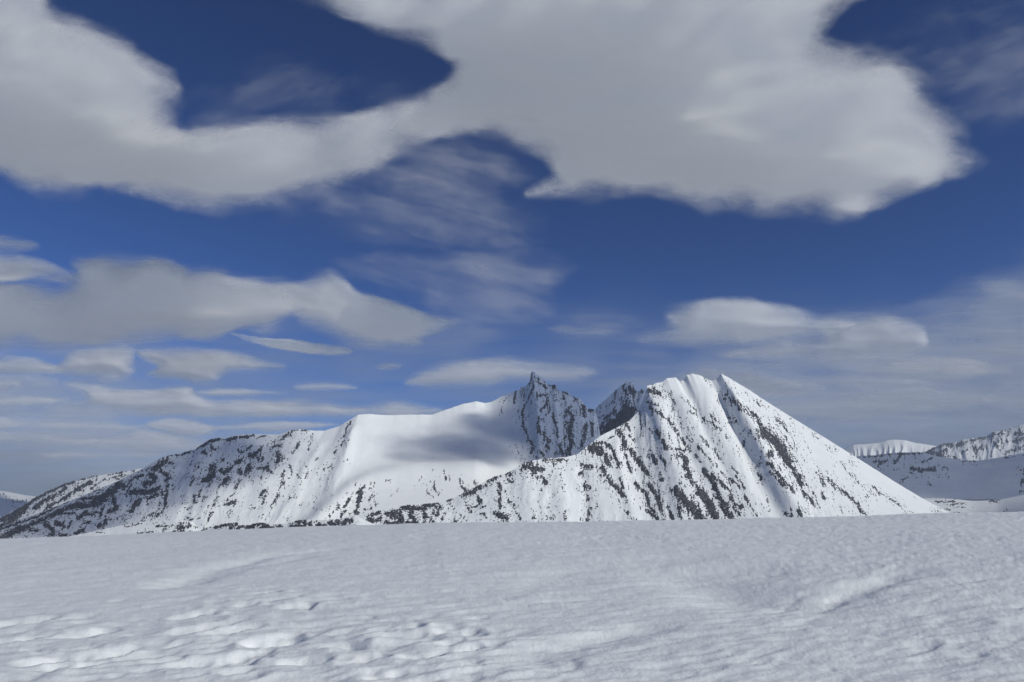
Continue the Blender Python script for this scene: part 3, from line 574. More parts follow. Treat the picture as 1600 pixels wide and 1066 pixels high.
# --- far left hill
fl_strokes = [z0([(70, 680), (100, 690)], 16, .55), z0([(110, 700), (200, 690)], 12, .45), z0([(50, 660), (90, 660)], 10, .5), z0([(90, 730), (140, 745)], 10, .55), z0([(0, 640), (60, 650)], 9, .4)]
fl_crest = [(-200, 752, 15000, -200, 12500), (-60, 760, 15000, -60, 12500), (0, 766, 15000, 0, 12500), (20, 770, 15000, 22, 12500), (40, 774, 15000, 40, 12500), (58, 776, 15000, 60, 12500), (90, 779, 15000, 95, 12500), (180, 786, 15000, 190, 12500)]
mountain('hill', 'far pale hill low on the horizon at the left end', fl_crest, 1.2, 40, prof=1.0, back=3000, strokes=fl_strokes, seed=41, amp=(8, 4, 2), rock_scale=7, jag=.4, tl=40)

# --- right: far white mountain, rocky mountain, shaded hill, plain
fr_crest = [(1240, 740, 26000, 1240, 22000), (1300, 712, 26000, 1300, 22000), (1322, 701, 26000, 1322, 22000), (1334, 695, 26000, 1336, 22000), (1352, 694, 26000, 1352, 22000), (1375, 692, 26000, 1375, 22000), (1386, 688, 26000, 1390, 22000), (1400, 687, 26000, 1405, 22000), (1415, 688, 26000, 1420, 22000), (1430, 692, 26000, 1436, 22000), (1450, 695, 26000, 1452, 22000), (1480, 700, 26000, 1480, 22000), (1560, 712, 26000, 1560, 22000)]
mountain('mountain', 'far white mountain with a rounded top peeping out beside the pyramid slope', fr_crest, 1.0, 60, prof=1.1, back=5000, seed=51, amp=(22, 12, 3), ulen=(15, 7), jag=.5, tl=60)

rm_strokes = [z4([(980, 580), (1080, 600), (1090, 570)], 26, .8), z4([(1000, 560), (1080, 530), (1140, 530)], 22, .65), z4([(1160, 540), (1260, 505), (1330, 490)], 16, .62), z4([(1100, 600), (1180, 620)], 14, .5), z4([(1200, 580), (1260, 540)], 16, .5), z4([(1330, 500), (1420, 460), (1500, 430)], 17, .55), z4([(1350, 490), (1340, 560)], 13, .45), z4([(1380, 500), (1430, 570)], 14, .5), z4([(1450, 470), (1579, 460)], 18, .5), z4([(1440, 520), (1579, 500)], 18, .46), z4([(1470, 580), (1579, 550)], 20, .5), z4([(1250, 620), (1300, 560)], 11, .4)]
rm_crest = [(1380, 740, 14500, 1380, 11500), (1425, 716, 14500, 1425, 11500), (1443, 708, 14500, 1445, 11500), (1458, 700, 14500, 1460, 11500), (1474, 693, 14500, 1474, 11500), (1484, 693, 14500, 1484, 11500), (1491, 692, 14500, 1492, 11500), (1505, 687, 14500, 1506, 11500), (1517, 685, 14500, 1518, 11500), (1530, 684, 14500, 1531, 11500), (1542, 681, 14500, 1543, 11500), (1552, 675, 14500, 1554, 11500), (1560, 673, 14500, 1562, 11500),
            (1572, 672, 14500, 1574, 11500), (1582, 669, 14500, 1584, 11500), (1595, 664, 14500, 1597, 11500), (1610, 661, 14500, 1612, 11500), (1660, 640, 14500, 1660, 11500), (1800, 660, 14500, 1800, 11500)]
mountain('mountain', 'rocky snow mountain at the right edge with gullied sunlit face', rm_crest, 0.9, 90, prof=1.1, back=4000, strokes=rm_strokes, seed=61, amp=(16, 9, 4), ulen=(26, 11), rock_scale=6, jag=1.3, tl=70, big_px=40,
         speckle=lambda px, py, T, U: (0.3 * np.clip(perlin(px / 14, py / 12, 62) + .5, 0, 1) * (T < .6)).astype(np.float32))

bh_strokes = [z4([(570, 605), (640, 605), (760, 590)], 8, .6), z4([(690, 650), (730, 630)], 14, .62), z4([(780, 640), (820, 600)], 14, .68), z4([(800, 590), (950, 585)], 8, .75), z4([(890, 680), (950, 690), (1030, 685)], 20, .8), z4([(950, 640), (1010, 620)], 13, .6), z4([(680, 670), (700, 700)], 12, .5), z4([(760, 690), (830, 680)], 9, .5), z4([(1000, 780)], 9, .75), z4([(1100, 730)], 9, .62), z4([(820, 750), (870, 730)], 8, .55), z4([(1200, 635), (1300, 640)], 8, .5),
              z4([(1560, 770), (1579, 750)], 14, .75), z4([(1560, 690)], 13, .7), z4([(1530, 830), (1579, 820)], 8, .65), z4([(1470, 610), (1579, 600)], 7, .4), z4([(650, 640), (700, 640)], 13, .5), z4([(900, 800)], 7, .5), z4([(1050, 660), (1130, 690)], 8, .45)]
bh_crest = [(1200, 760, 9600, 1200, 8000), (1300, 724, 9600, 1300, 8000), (1342, 713, 9600, 1342, 8000), (1372, 711, 9600, 1372, 8000), (1403, 707, 9600, 1403, 8000), (1428, 707, 9600, 1428, 8000), (1443, 707, 9600, 1443, 8000), (1458, 712, 9600, 1458, 8000), (1484, 716, 9600, 1484, 8000), (1504, 719, 9600, 1504, 8000), (1529, 720, 9600, 1529, 8000), (1550, 717, 9600, 1550, 8000), (1570, 713, 9600, 1570, 8000), (1600, 708, 9600, 1600, 8000), (1660, 700, 9600, 1660, 8000), (1800, 690, 9600, 1800, 8000)]
mountain('hill', 'smooth snow hill in blue shade below the rocky mountain at the right edge', bh_crest, 1.0, 80, prof=1.0, back=1500, strokes=bh_strokes, seed=71, amp=(7, 4, 3), rock_scale=6, jag=.8, tl=70, zb=60, big_px=40)

pl_strokes = [z4([(970, 855), (1060, 855)], 6, .6), z4([(1030, 885), (1150, 885)], 7, .75), z4([(1100, 905), (1220, 895)], 5, .6), z4([(1370, 883), (1410, 883)], 7, .7), z4([(1090, 930), (1130, 935)], 4, .5), z4([(1440, 945), (1470, 945)], 5, .6), z4([(1140, 945), (1180, 955)], 4, .6), z4([(1060, 870), (1200, 870)], 7, .35), z4([(1150, 920), (1260, 920)], 5, .35)]
pl_crest = [(1300, 790, 8300, 1300, 5300), (1400, 782, 8300, 1400, 5300), (1443, 776, 8300, 1443, 5300), (1480, 777, 8300, 1480, 5300), (1520, 781, 8300, 1520, 5000), (1560, 780, 8300, 1560, 4200), (1580, 776, 8300, 1580, 3600), (1610, 770, 8300, 1610, 2800), (1700, 768, 8300, 1700, 1900), (1850, 770, 8300, 1850, 1900)]
mountain('snowfield', 'flat snow plain with scattered dark stones beyond the slope on the right', pl_crest, 1.2, 120, prof=0.45, back=900, strokes=pl_strokes, seed=81, amp=(5, 3, 3), rock_scale=5, jag=.5, tl=60, zb=-205, big_px=25)

# --- valley floor out to the horizon
def valley():
    nr, nc = 40, 120
    r = np.concatenate([[0], np.geomspace(150, 45000, nr - 1)])
    a = np.linspace(0, 2 * math.pi, nc)
    X = r[:, None] * np.sin(a)[None]; Y = r[:, None] * np.cos(a)[None]
    Zz = np.full(X.shape, VALLEY - 6.0) + 5 * fbm(X / 900, Y / 900, 7, 3)
    return mesh_obj('valley_floor', np.stack([X, Y, Zz], -1), grid_faces(nr, nc)[:, ::-1], SNOW_FAR)
tag(valley(), 'snow covered valley floor between the slope and the mountains', None, 'structure')

# ------------------------------------------------------------------ foreground slope
def snow_slope():
    edge = np.array([(-400, 862), (0, 845), (100, 841), (250, 835), (400, 829), (500, 825), (700, 817), (900, 815), (1100, 811), (1300, 807), (1450, 803), (1600, 800), (2000, 795)], float)
    az_e = np.arctan((edge[:, 0] - 800) / F / CF[1] * 1.0)
    tan_e = (790 - edge[:, 1]) / F * np.cos(az_e) * 0.96
    fine = np.linspace(math.radians(-41), math.radians(41), 1150)
    coarse = np.linspace(math.radians(41), math.radians(319), 90)[1:-1] - 2 * math.pi
    az = np.concatenate([coarse, fine, [coarse[0] + 2 * math.pi]])
    r = np.concatenate([[0.0, 0.7, 1.5, 2.5], 1 / np.linspace(1 / 3.2, 1 / 75.0, 450), np.geomspace(80, 300, 14)])
    A, R = np.meshgrid(az, r)
    X = R * np.sin(A); Y = R * np.cos(A)
    aw = (A + math.pi) % (2 * math.pi) - math.pi
    te = np.interp(np.clip(aw, az_e[0], az_e[-1]), az_e, tan_e)
    rs = 46.0; h0 = 1.65
    b = 2 * h0 / rs ** 2
    sl = te + math.sqrt(2 * h0 * b)
    front = sstep(-0.25, 0.35, np.cos(A))
    rise = sl * front + (1 - front) * 0.02
    Zz = rise * R - b * R * R / 2
    # px of each point, for placing the trampled spots
    P = np.stack([X, Y, Zz], -1)
    far = np.clip(R / 20, 0, 1)
    # wind ripples and sun cups: small lumps drawn out along the wind
    wa = math.radians(20)
    u = X * math.cos(wa) + Y * math.sin(wa); v = -X * math.sin(wa) + Y * math.cos(wa)
    wob = 0.25 * fbm(X / 1.5, Y / 1.5, 5, 2)
    rip = 0.010 * perlin(u / 0.55, (v + wob) / 0.19, 1) + 0.008 * perlin(u / 0.30, (v + wob) / 0.11, 2) + 0.006 * fbm(u / 0.12, v / 0.055, 3, 3) + 0.009 * perlin(u / 1.1, (v + wob) / 0.3, 4)
    big = 0.030 * fbm(u / 1.6, v / 0.8, 8, 3) + 0.10 * fbm(X / 9, Y / 9, 9, 2)
    band = 0.024 * ridged(u / 3.0, v / 0.75, 12, 2) * sstep(-0.1, 0.4, perlin(X / 5, Y / 5, 13))
    amp = 0.95 + 0.7 * np.clip(fbm(X / 3.5, Y / 5, 15, 2) + .2, 0, 1)
    Zz = Zz + (rip * amp + big + band * 0.45) * sstep(0.0, 3.0, R) + 0.9 * sstep(15, 40, R) * fbm(X / 22, Y / 22, 19, 2) * 0.10
    # rough, trampled snow near the bottom of the picture
    rough = np.zeros(X.shape)
    def ground(px, py):
        d = pdir(px, py); a_ = math.atan2(d[0], d[1]); tn = d[2] / math.hypot(d[0], d[1])
        s_ = float(np.interp(a_, az_e, tan_e)) + math.sqrt(2 * h0 * b)
        # h0 + tn*r = s*r - b r^2/2
        q = s_ - tn
        rr = (q - math.sqrt(max(q * q - 2 * b * h0, 0))) / b
        return rr * math.sin(a_), rr * math.cos(a_)
    for (px, py, rad) in [(120, 1030, 1.6), (330, 1020, 1.5), (520, 1030, 1.4), (700, 1020, 1.4), (430, 945, 1.5), (620, 985, 1.2), (860, 1050, 1.0), (1180, 1030, 1.0), (1230, 985, 1.2), (1400, 1020, 1.2), (1590, 975, 1.2), (1560, 1040, 1.0), (350, 980, 1.3), (610, 1062, .9), (760, 1058, .9), (980, 1062, .9), (1090, 1050, .8), (60, 985, 1.0)]:
        gx, gy = ground(px, py)
        rough = np.maximum(rough, (.45 if px > 800 else 1.0) * np.exp(-((X - gx) ** 2 + (Y - gy) ** 2) / rad ** 2))
    lump = 0.040 * ridged(u / 0.8, v / 0.40, 31, 2, .5) + 0.028 * fbm(u / 0.34, v / 0.22, 33, 2)
    Zz = Zz + rough * lump * 0.9
    # post holes: dragged footprints sunk in the crust. (px, py, length m, width m, depth m, heading deg from x axis)
    pits = [(35, 975, 1.0, .34, .15, 40), (22, 1003, .9, .32, .13, 35), (130, 994, 1.1, .26, .11, 30), (168, 986, .34, .24, .07, 30), (78, 1038, .85, .30, .17, 45), (160, 1030, .85, .30, .14, 40), (140, 1046, .4, .2, .1, 20),
            (312, 963, .8, .3, .13, 35), (322, 984, 1.1, .26, .10, 25), (362, 990, .9, .3, .14, 35), (428, 1004, .75, .42, .20, 40), (415, 931, .7, .26, .09, 20), (438, 940, .7, .24, .09, 25), (470, 950, .55, .34, .13, 55), (385, 950, .4, .26, .08, 30), (360, 1042, .7, .34, .13, 30), (300, 1046, .5, .3, .1, 25),
            (540, 1012, .5, .3, .11, 30), (600, 988, .7, .24, .09, 25), (640, 984, .4, .24, .08, 30), (700, 985, .6, .26, .09, 35), (735, 990, .4, .26, .10, 40), (570, 1035, .6, .3, .11, 30), (660, 1030, .6, .3, .11, 40), (735, 1015, .35, .2, .12, 60), (480, 1040, .5, .3, .1, 30),
            (1215, 942, 1.9, .30, .11, 38), (1300, 932, 1.6, .26, .08, 33), (1232, 977, .34, .2, .12, 70), (1222, 1003, .5, .34, .13, 70), (1336, 1017, .35, .2, .10, 70), (1592, 935, 1.2, .45, .13, 15), (1600, 960, 1.2, .4, .10, 15), (1520, 1020, .5, .3, .09, 10), (1440, 1012, .9, .22, .06, 12), (1190, 1035, .5, .4, .12, 30), (860, 1048, .9, .35, .10, 20), (1110, 1020, .5, .3, .07, 20), (1590, 1000, .8, .4, .09, 20), (1465, 985, .5, .3, .06, 20)]
    pits = [p for p in pits if p[0] < 800 or p[2] >= .8]
    rng = np.random.default_rng(4)
    for k in range(70):
        qx = rng.uniform(-20, 800) if k < 54 else rng.uniform(1130, 1620)
        pits.append((qx, rng.uniform(935 + 30 * (qx > 480), 1075), rng.uniform(.18, .5), rng.uniform(.12, .26), rng.uniform(.02, .05), rng.uniform(0, 60)))
    for i, (px, py, L, W, dep, hd) in enumerate(pits):
        gx, gy = ground(px, py)
        hd = 40 + hd * 0.55; L *= .85; W *= 1.3; dep *= .85
        hr = math.radians(hd)
        sel = (np.abs(X - gx) < L * 1.6 + .4) & (np.abs(Y - gy) < L * 1.6 + .4)
        dx = X[sel] - gx; dy = Y[sel] - gy
        a1 = (dx * math.cos(hr) + dy * math.sin(hr)) / (L / 2); b1 = (-dx * math.sin(hr) + dy * math.cos(hr)) / (W / 2)
        a1 = a1 + .35 * perlin(dx / .3, dy / .3, 100 + i); b1 = b1 + .4 * perlin(dx / .28, dy / .28, 200 + i)
        q = np.sqrt(a1 * a1 + b1 * b1)
        dep *= .72
        if px > 800: dep *= .42; W *= 1.25
        near = sstep(-.25, .25, -b1)
        pit = -dep * 0.8 * ((1 - sstep(0.0, 1.25, q)) * (1 - near) + (1 - sstep(0.35, 1.12, q)) * near)
        pit = pit * (1 + .3 * perlin(dx / .16, dy / .16, 400 + i)) * (1 + .35 * perlin(dx / .14, dy / .14, 300 + i))
        rim = 0.10 * dep * np.exp(-((q - 1.25) / .3) ** 2)
        Zz[sel] += pit + rim
    # old ski track and shallow hollows
    def groove(pts, w, d):
        nonlocal Zz
        g = [ground(*p) for p in pts]
        xs = [p[0] for p in g]; ys = [p[1] for p in g]
        sel = (X > min(xs) - 3 * w) & (X < max(xs) + 3 * w) & (Y > min(ys) - 3 * w) & (Y < max(ys) + 3 * w)
        dd = seg_dist(X[sel], Y[sel], g)
        Zz[sel] += -d * np.exp(-(dd / w) ** 2)
    groove([(265, 917), (330, 891), (430, 867), (520, 858)], .35, .07)
    groove([(300, 912), (380, 888), (470, 872)], .3, .04)
    groove([(880, 905), (930, 885), (1060, 872)], .8, .05)
    groove([(1060, 890), (1110, 905), (1160, 930)], .8, .12)
    groove([(1170, 888), (1180, 890)], .7, .08)
    groove([(1260, 948), (1360, 905), (1420, 890)], .3, .05)
    groove([(1330, 925), (1400, 900)], .25, .03)
    groove([(820, 1030), (930, 1000), (1010, 980)], .25, .05)
    P = np.stack([X, Y, Zz], -1)
    return mesh_obj('snow_slope', P, grid_faces(len(r), len(az))[:, ::-1], SNOW_NEAR)
tag(snow_slope(), 'wide wind rippled snow slope with dragged footprints in the foreground', None, 'structure')

# ------------------------------------------------------------------ clouds
def blur(A, rx, ry):
    for ax, rr in ((1, rx), (0, ry)):
        rr = int(max(1, rr)); kx = np.arange(-2 * rr, 2 * rr + 1); ker = np.exp(-(kx / rr) ** 2); ker /= ker.sum()
        pad = [(0, 0), (0, 0)]; pad[ax] = (2 * rr, 2 * rr)
        Ap = np.pad(A, pad, 'edge'); n = A.shape[ax]; o = 0
        for i, w in enumerate(ker):
            o = o + w * (Ap[:, i:i + n] if ax == 1 else Ap[i:i + n])
        A = o
    return A

def cloud(label, pts, D, tilt, thick, mat, soft=20, warp=10, res=None, hole=0.0, power=0.5, group=None, seed=1, und=0.35, core=1.0, margin=14, lsc=(90, 26), world=None, dense=()):
    """a cloud of its own outline, D metres away at its centre, on a layer leaning by tilt degrees from level, thick metres deep.
    With world=(x, y, z, metres per unit) the outline lies on a level layer at that place instead."""
    if mat in (LENS, STREAK): thick *= .5; soft *= (1.65 if mat is LENS else 1.35); und *= .6
    loop = smooth_loop(pts)
    xs = np.array([p[0] for p in loop]); ys = np.array([p[1] for p in loop])
    margin = margin + soft * .2 + warp
    x0, x1, y0, y1 = xs.min() - margin, xs.max() + margin, ys.min() - margin, ys.max() + margin
    st = res or max(1.6, min(7, (x1 - x0) / 130, (y1 - y0) / 36))
    gx = np.arange(x0, x1 + st, st); gy = np.arange(y0, y1 + st, st * 0.8)
    PX, PY = np.meshgrid(gx, gy)
    wx = warp * 1.5 * fbm(PX / (warp * 6 + 8), PY / (warp * 3.4 + 3), seed, 6, .65); wy = warp * 0.9 * fbm(PX / (warp * 6 + 8), PY / (warp * 3.4 + 3), seed + 9, 6, .65)
    sd = seg_dist(PX + wx, PY + wy, loop, True)
    sv = soft * (0.45 + 2.0 * np.clip(fbm(PX / 110, PY / 70, seed + 60, 2) + .3, 0, 1))
    mist = sstep(0, 1, (sd + sv * 0.22) / sv) * core
    if hole:
        mist = mist * np.clip(1 - hole * sstep(-.1, .5, fbm(PX / lsc[0] * .8, PY / lsc[1] * .6, seed + 40, 4, .6)), 0, 1)
    dm = max(float(sd.max()), 1.0)
    body = blur(np.clip(sd / dm, 0, 1) ** power, max(2, dm * .16 / st), max(2, dm * .16 / st / .8))
    lay = blur(fbm(PX / lsc[0], PY / lsc[1], seed + 20, 3, .45), 3, 3)
    half = thick * 0.5 * body * (1 + und * 2 * lay)
    if world:
        wx0, wy0, wz, us = world
        nrm = np.array([0, 0, -1.0])
        base = np.stack([wx0 + PX * us, wy0 + PY * us, np.full(PX.shape, wz)], -1)
    else:
        tau = math.radians(tilt)
        nrm = np.array([0, -math.sin(tau), -math.cos(tau)])
        cx, cy = (min(max(xs.min(), -20), 1620) + max(min(xs.max(), 1620), -20)) / 2, (ys.min() + ys.max()) / 2
        c = at(cx, cy, D)
        d = pdir(PX, PY)
        k = ((c - EYE) @ nrm) / (d @ nrm)
        base = EYE + d * k[..., None]
    # how much mist lies between the two faces: inner layers, thickest in the body of the cloud
    fill = body * (0.75 + 1.1 * blur(fbm(PX / (lsc[0] * 1.3), PY / (lsc[1] * 1.3), seed + 80, 3, .5), 2, 2))
    for (dx_, dy_, dr_, da_) in dense:
        fill = fill + da_ * np.exp(-(((PX - dx_) ** 2 + ((PY - dy_) * 1.5) ** 2) / dr_ ** 2))
    inner = sstep(0.12, 0.95, fill) * mist
    ny, nx = PX.shape
    fl = np.stack([PX / 100 + seed * 3.7, PY / 100 + seed * 1.3, np.zeros(PX.shape)], -1).reshape(-1, 3)
    Vs, Qs, Ms, Fs = [], [], [], []
    for li, (off, mm) in enumerate(((1, mist), (.35, inner), (-.3, inner), (-1, mist))):
        if thick < 220 and li in (1, 2): continue
        on = mm > 0
        cell = on[:-1, :-1] | on[1:, :-1] | on[:-1, 1:] | on[1:, 1:]
        q = grid_faces(ny, nx, cell)
        Qs.append((q if off > 0 else q[:, ::-1]) + len(Vs) * ny * nx)
        Vs.append((base + nrm * (half * off - (thick * .01 if off < 0 else 0))[..., None]).reshape(-1, 3))
        Ms.append(mm.ravel()); Fs.append(fl + [0, 0, .3 * li])
    o = mesh_obj('cloud', np.concatenate(Vs), np.concatenate(Qs), mat, attrs={'mist': np.concatenate(Ms), 'flow': np.concatenate(Fs)}, compact=True)
    return tag(o, label, 'cloud', None, group)

def shading_cloud(label, spots, zc, seed, soft=60, core=1.0, mat=None, hole=0.0):
    """a level cloud beyond the right edge of the view, over the spots (px, py, D) of ground that lie in its shade"""
    P = np.array([at(px, py, D) for px, py, D in spots])
    Q = P + SUN_DIR[None] * ((zc - P[:, 2]) / SUN_DIR[2])[:, None]
    m = Q[:, :2].mean(0)
    pts = [((x - m[0]) / 10.0, (y - m[1]) / 10.0) for x, y in Q[:, :2]]
    return cloud(label, pts, 0, 0, 160, mat or THICK, soft=soft, warp=14, seed=seed, und=.4, core=core, hole=hole, lsc=(60, 40), world=(m[0], m[1], zc, 10.0))

cloud('huge smooth white cloud filling the top middle and upper right of the sky',
      [(450, -60), (505, 6), (560, 36), (620, 54), (665, 74), (695, 92), (708, 108), (690, 130), (650, 155), (600, 185), (620, 225), (680, 216), (740, 206), (780, 212), (820, 232), (855, 256), (857, 276), (824, 300), (832, 309), (880, 304), (940, 299), (1000, 300), (1050, 305), (1085, 320), (1100, 325),
       (1140, 321), (1180, 332), (1215, 335), (1250, 326), (1285, 332), (1310, 343), (1345, 338), (1362, 327), (1385, 318), (1410, 303), (1450, 293), (1490, 276), (1510, 267), (1528, 255), (1520, 243), (1498, 233), (1504, 205), (1494, 193), (1462, 168), (1450, 146), (1440, 120), (1400, 97), (1340, 78), (1300, 66), (1285, 50), (1310, 20), (1330, -60)],
      9500, 14, 900, THICK, soft=54, warp=10, seed=2, und=.35, lsc=(260, 90), power=.7, res=4, dense=((760, 150, 170, .5), (960, 240, 190, .45), (1120, 280, 120, .3), (1330, 150, 150, -.6), (1230, 110, 90, -.3)))
cloud('big grey white cloud in the upper left corner with an arm reaching to the right',
      [(40, -60), (82, 14), (130, 34), (190, 64), (235, 94), (270, 115), (283, 140), (268, 168), (270, 190), (288, 205), (340, 195), (400, 187), (470, 187), (540, 179), (600, 165), (660, 160), (720, 170), (700, 205), (645, 228), (600, 256), (540, 284), (480, 303), (420, 315), (370, 321), (340, 330), (290, 326), (230, 308), (190, 298), (150, 292), (110, 298), (60, 297), (20, 285), (0, 270), (-90, 250), (-90, -60)],
      9500, 14, 700, THICK, soft=54, warp=10, seed=6, und=.35, lsc=(170, 60), power=.7, res=4, dense=((40, 225, 110, .6), (240, 250, 110, .4), (120, 70, 110, -.5), (560, 230, 90, .3), (420, 300, 60, -.2)))
G1 = 'lens clouds low in the sky'
cloud('small curved cloud at the left edge above the long grey bank', [(-60, 392), (0, 397), (50, 402), (90, 416), (112, 430), (105, 441), (60, 437), (10, 443), (-60, 447)], 13000, 40, 500, LENS, soft=14, warp=4, seed=8)
cloud('long grey cloud bank on the left above the small lens clouds',
      [(-60, 448), (20, 441), (90, 441), (113, 426), (110, 408), (150, 402), (200, 403), (245, 405), (270, 410), (300, 422), (340, 425), (400, 438), (450, 440), (475, 446), (492, 457), (500, 470), (472, 488), (445, 500), (420, 518), (380, 515), (330, 530), (270, 530), (220, 540), (170, 538), (100, 550), (40, 545), (-60, 540)], 13000, 25, 1000, LENS, soft=26, warp=9, seed=9, und=.5, lsc=(110, 30))
cloud('pointed lens cloud at the right end of the long grey bank', [(440, 450), (470, 440), (500, 430), (522, 426), (560, 455), (600, 465), (650, 482), (700, 498), (717, 505), (690, 515), (662, 530), (655, 540), (610, 540), (590, 543), (550, 535), (520, 525), (490, 512), (465, 500), (452, 480)], 12500, 35, 420, LENS, soft=16, warp=7, seed=10, und=.45, lsc=(80, 24))
cloud('thin tail cloud just below the long grey bank', [(360, 519), (400, 527), (450, 530), (500, 537), (535, 543), (553, 550), (530, 556), (490, 554), (440, 546), (400, 537)], 13000, 45, 250, LENS, soft=9, warp=3, seed=12)
cloud('rounded bright small cloud below the left end of the long bank', [(85, 576), (108, 553), (150, 540), (190, 537), (213, 548), (212, 570), (205, 590), (180, 598), (150, 596), (115, 594)], 16000, 70, 600, LENS, soft=15, warp=6, seed=13, und=.4, lsc=(60, 16))
cloud('flat lens cloud with a pointed right tip beside the rounded small cloud', [(215, 548), (260, 542), (310, 542), (370, 550), (410, 562), (445, 573), (420, 580), (370, 582), (350, 588), (340, 600), (305, 602), (280, 594), (240, 590), (228, 583), (244, 573), (218, 560)], 16000, 68, 500, LENS, soft=13, warp=5, seed=14, und=.45, lsc=(70, 14))
cloud('long low streaky cloud above the ridge of the left massif', [(90, 632), (130, 622), (112, 610), (98, 598), (150, 600), (230, 607), (295, 602), (306, 615), (340, 622), (420, 622), (480, 625), (540, 632), (575, 640), (540, 650), (480, 652), (420, 656), (345, 656), (280, 650), (230, 652), (170, 645), (120, 640)], 19000, 70, 600, STREAK, soft=15, warp=7, seed=15, und=.5, lsc=(80, 12))
cloud('soft cloud touching the skyline left of the snow dome', [(530, 645), (560, 637), (590, 629), (630, 626), (665, 632), (690, 643), (640, 656), (580, 656)], 19000, 70, 350, STREAK, soft=14, warp=5, seed=16)
cloud('upper pale streak at the left edge beside the rounded small cloud', [(-60, 558), (40, 556), (80, 567), (105, 576), (80, 585), (-60, 583)], 17000, 68, 300, STREAK, soft=12, warp=4, seed=17)
cloud('lower pale streak at the left edge under the rounded small cloud', [(-60, 588), (40, 585), (88, 593), (80, 603), (40, 601), (30, 611), (-60, 614)], 17000, 68, 300, STREAK, soft=12, warp=4, seed=18)
LOWG = 'faint low streaks above the left horizon'
for (lab, pts, sd_) in [('faint flat streak at the left edge under the pale streaks', [(-60, 650), (60, 651), (130, 658), (190, 662), (140, 671), (-60, 672)], 24),
                        ('faint double streak low at the left edge over the rocky shoulder', [(-60, 676), (60, 674), (140, 682), (210, 688), (120, 698), (0, 692), (-60, 692)], 25),
                        ('faint stack of streaks over the dark left end of the massif', [(140, 695), (190, 680), (230, 671), (300, 686), (350, 700), (250, 711), (170, 708)], 26),
                        ('short faint streak between the long streaky cloud and the massif crest', [(225, 662), (275, 651), (340, 668), (320, 682), (250, 676)], 27),
                        ('thin pinkish streak close to the horizon by the far left hill', [(-60, 738), (30, 737), (90, 740), (40, 745), (-60, 745)], 28)]:
    cloud(lab, pts, 27000 if sd_ < 28 else 42000, 74, 300, STREAK, soft=14 if sd_ < 28 else 7, warp=5, seed=sd_, group=LOWG, lsc=(70, 9))
for (lab, pts, D_, sd_) in [('narrow pale streak under the long low streaky cloud near the left edge', [(-30, 622), (30, 617), (90, 621), (110, 628), (40, 634), (-30, 634)], 24000, 61),
                            ('narrow pale streak below the left end of the long low streaky cloud', [(50, 664), (120, 659), (200, 662), (260, 668), (180, 676), (90, 674)], 27000, 62),
                            ('long thin streak just over the crest of the left massif', [(330, 668), (380, 660), (450, 658), (530, 663), (470, 672), (380, 675)], 27000, 63),
                            ('thin streak over the rounded shoulder close to the horizon', [(60, 708), (130, 703), (220, 706), (260, 712), (160, 718), (80, 716)], 34000, 64),
                            ('small pale lens in the blue between the pointed tip cloud and the snow dome', [(460, 603), (500, 597), (540, 600), (560, 606), (520, 611), (475, 610)], 21000, 65),
                            ('short bright streak under the flat pointed lens cloud', [(300, 612), (350, 606), (410, 609), (450, 614), (390, 619), (330, 619)], 20000, 66)]:
    cloud(lab, pts, D_, 74, 260, STREAK, soft=9, warp=4, seed=sd_, lsc=(70, 8), core=.9)
cloud('smooth lens cloud behind the pointed rock spire', [(632, 596), (660, 578), (700, 567), (750, 561), (800, 559), (850, 567), (900, 572), (935, 580), (915, 593), (880, 597), (800, 598), (760, 605), (700, 607), (650, 604)], 19000, 70, 600, LENS, soft=16, warp=5, seed=30, und=.45, lsc=(90, 16), core=.9)
cloud('small thin wisp alone in the blue above the second spire', [(856, 514), (880, 510), (905, 513), (935, 507), (960, 507), (979, 516), (940, 522), (890, 521)], 16000, 45, 160, LENS, soft=10, warp=4, seed=31, core=.75)
cloud('tiny wisp in the blue left of the smooth lens cloud', [(586, 573), (608, 566), (630, 571), (606, 579)], 17000, 45, 120, STREAK, soft=9, warp=4, seed=32)
cloud('faint curved wisp at the left edge below the big upper cloud', [(-40, 366), (20, 369), (62, 382), (40, 393), (-40, 392)], 14000, 40, 150, STREAK, soft=14, warp=5, seed=33, core=.7)
cloud('thin feathery cirrus hanging below the arm of the upper left cloud', [(440, 335), (500, 290), (560, 245), (640, 215), (730, 205), (810, 235), (835, 275), (815, 315), (850, 375), (800, 405), (700, 395), (600, 375), (520, 355)], 13000, 8, 150, WISP, soft=85, warp=26, seed=34, hole=.8, lsc=(120, 50))
cloud('thin feathery cirrus in the middle of the sky with a ragged right end', [(520, 412), (580, 392), (680, 392), (780, 392), (850, 398), (902, 414), (886, 432), (862, 462), (862, 492), (820, 507), (760, 516), (700, 498), (630, 465), (560, 440)], 14000, 10, 150, WISP, soft=50, warp=16, seed=35, hole=.55, lsc=(110, 40))
cloud('faint cirrus wisps in the dark blue of the top right corner', [(1330, 80), (1400, 40), (1480, 15), (1580, -20), (1700, -40), (1700, 150), (1600, 185), (1530, 200), (1470, 190), (1440, 140)], 11000, 6, 150, WISP_UP, soft=80, warp=22, seed=36, hole=.85, lsc=(120, 60))
cloud('faint cirrus wisps in the dark blue gap between the two big clouds', [(300, 150), (400, 90), (520, 100), (640, 130), (680, 150), (600, 175), (480, 182), (380, 182), (300, 195)], 11500, 6, 120, WISP_UP, soft=60, warp=24, seed=39, hole=1.0, lsc=(80, 40), core=.6)
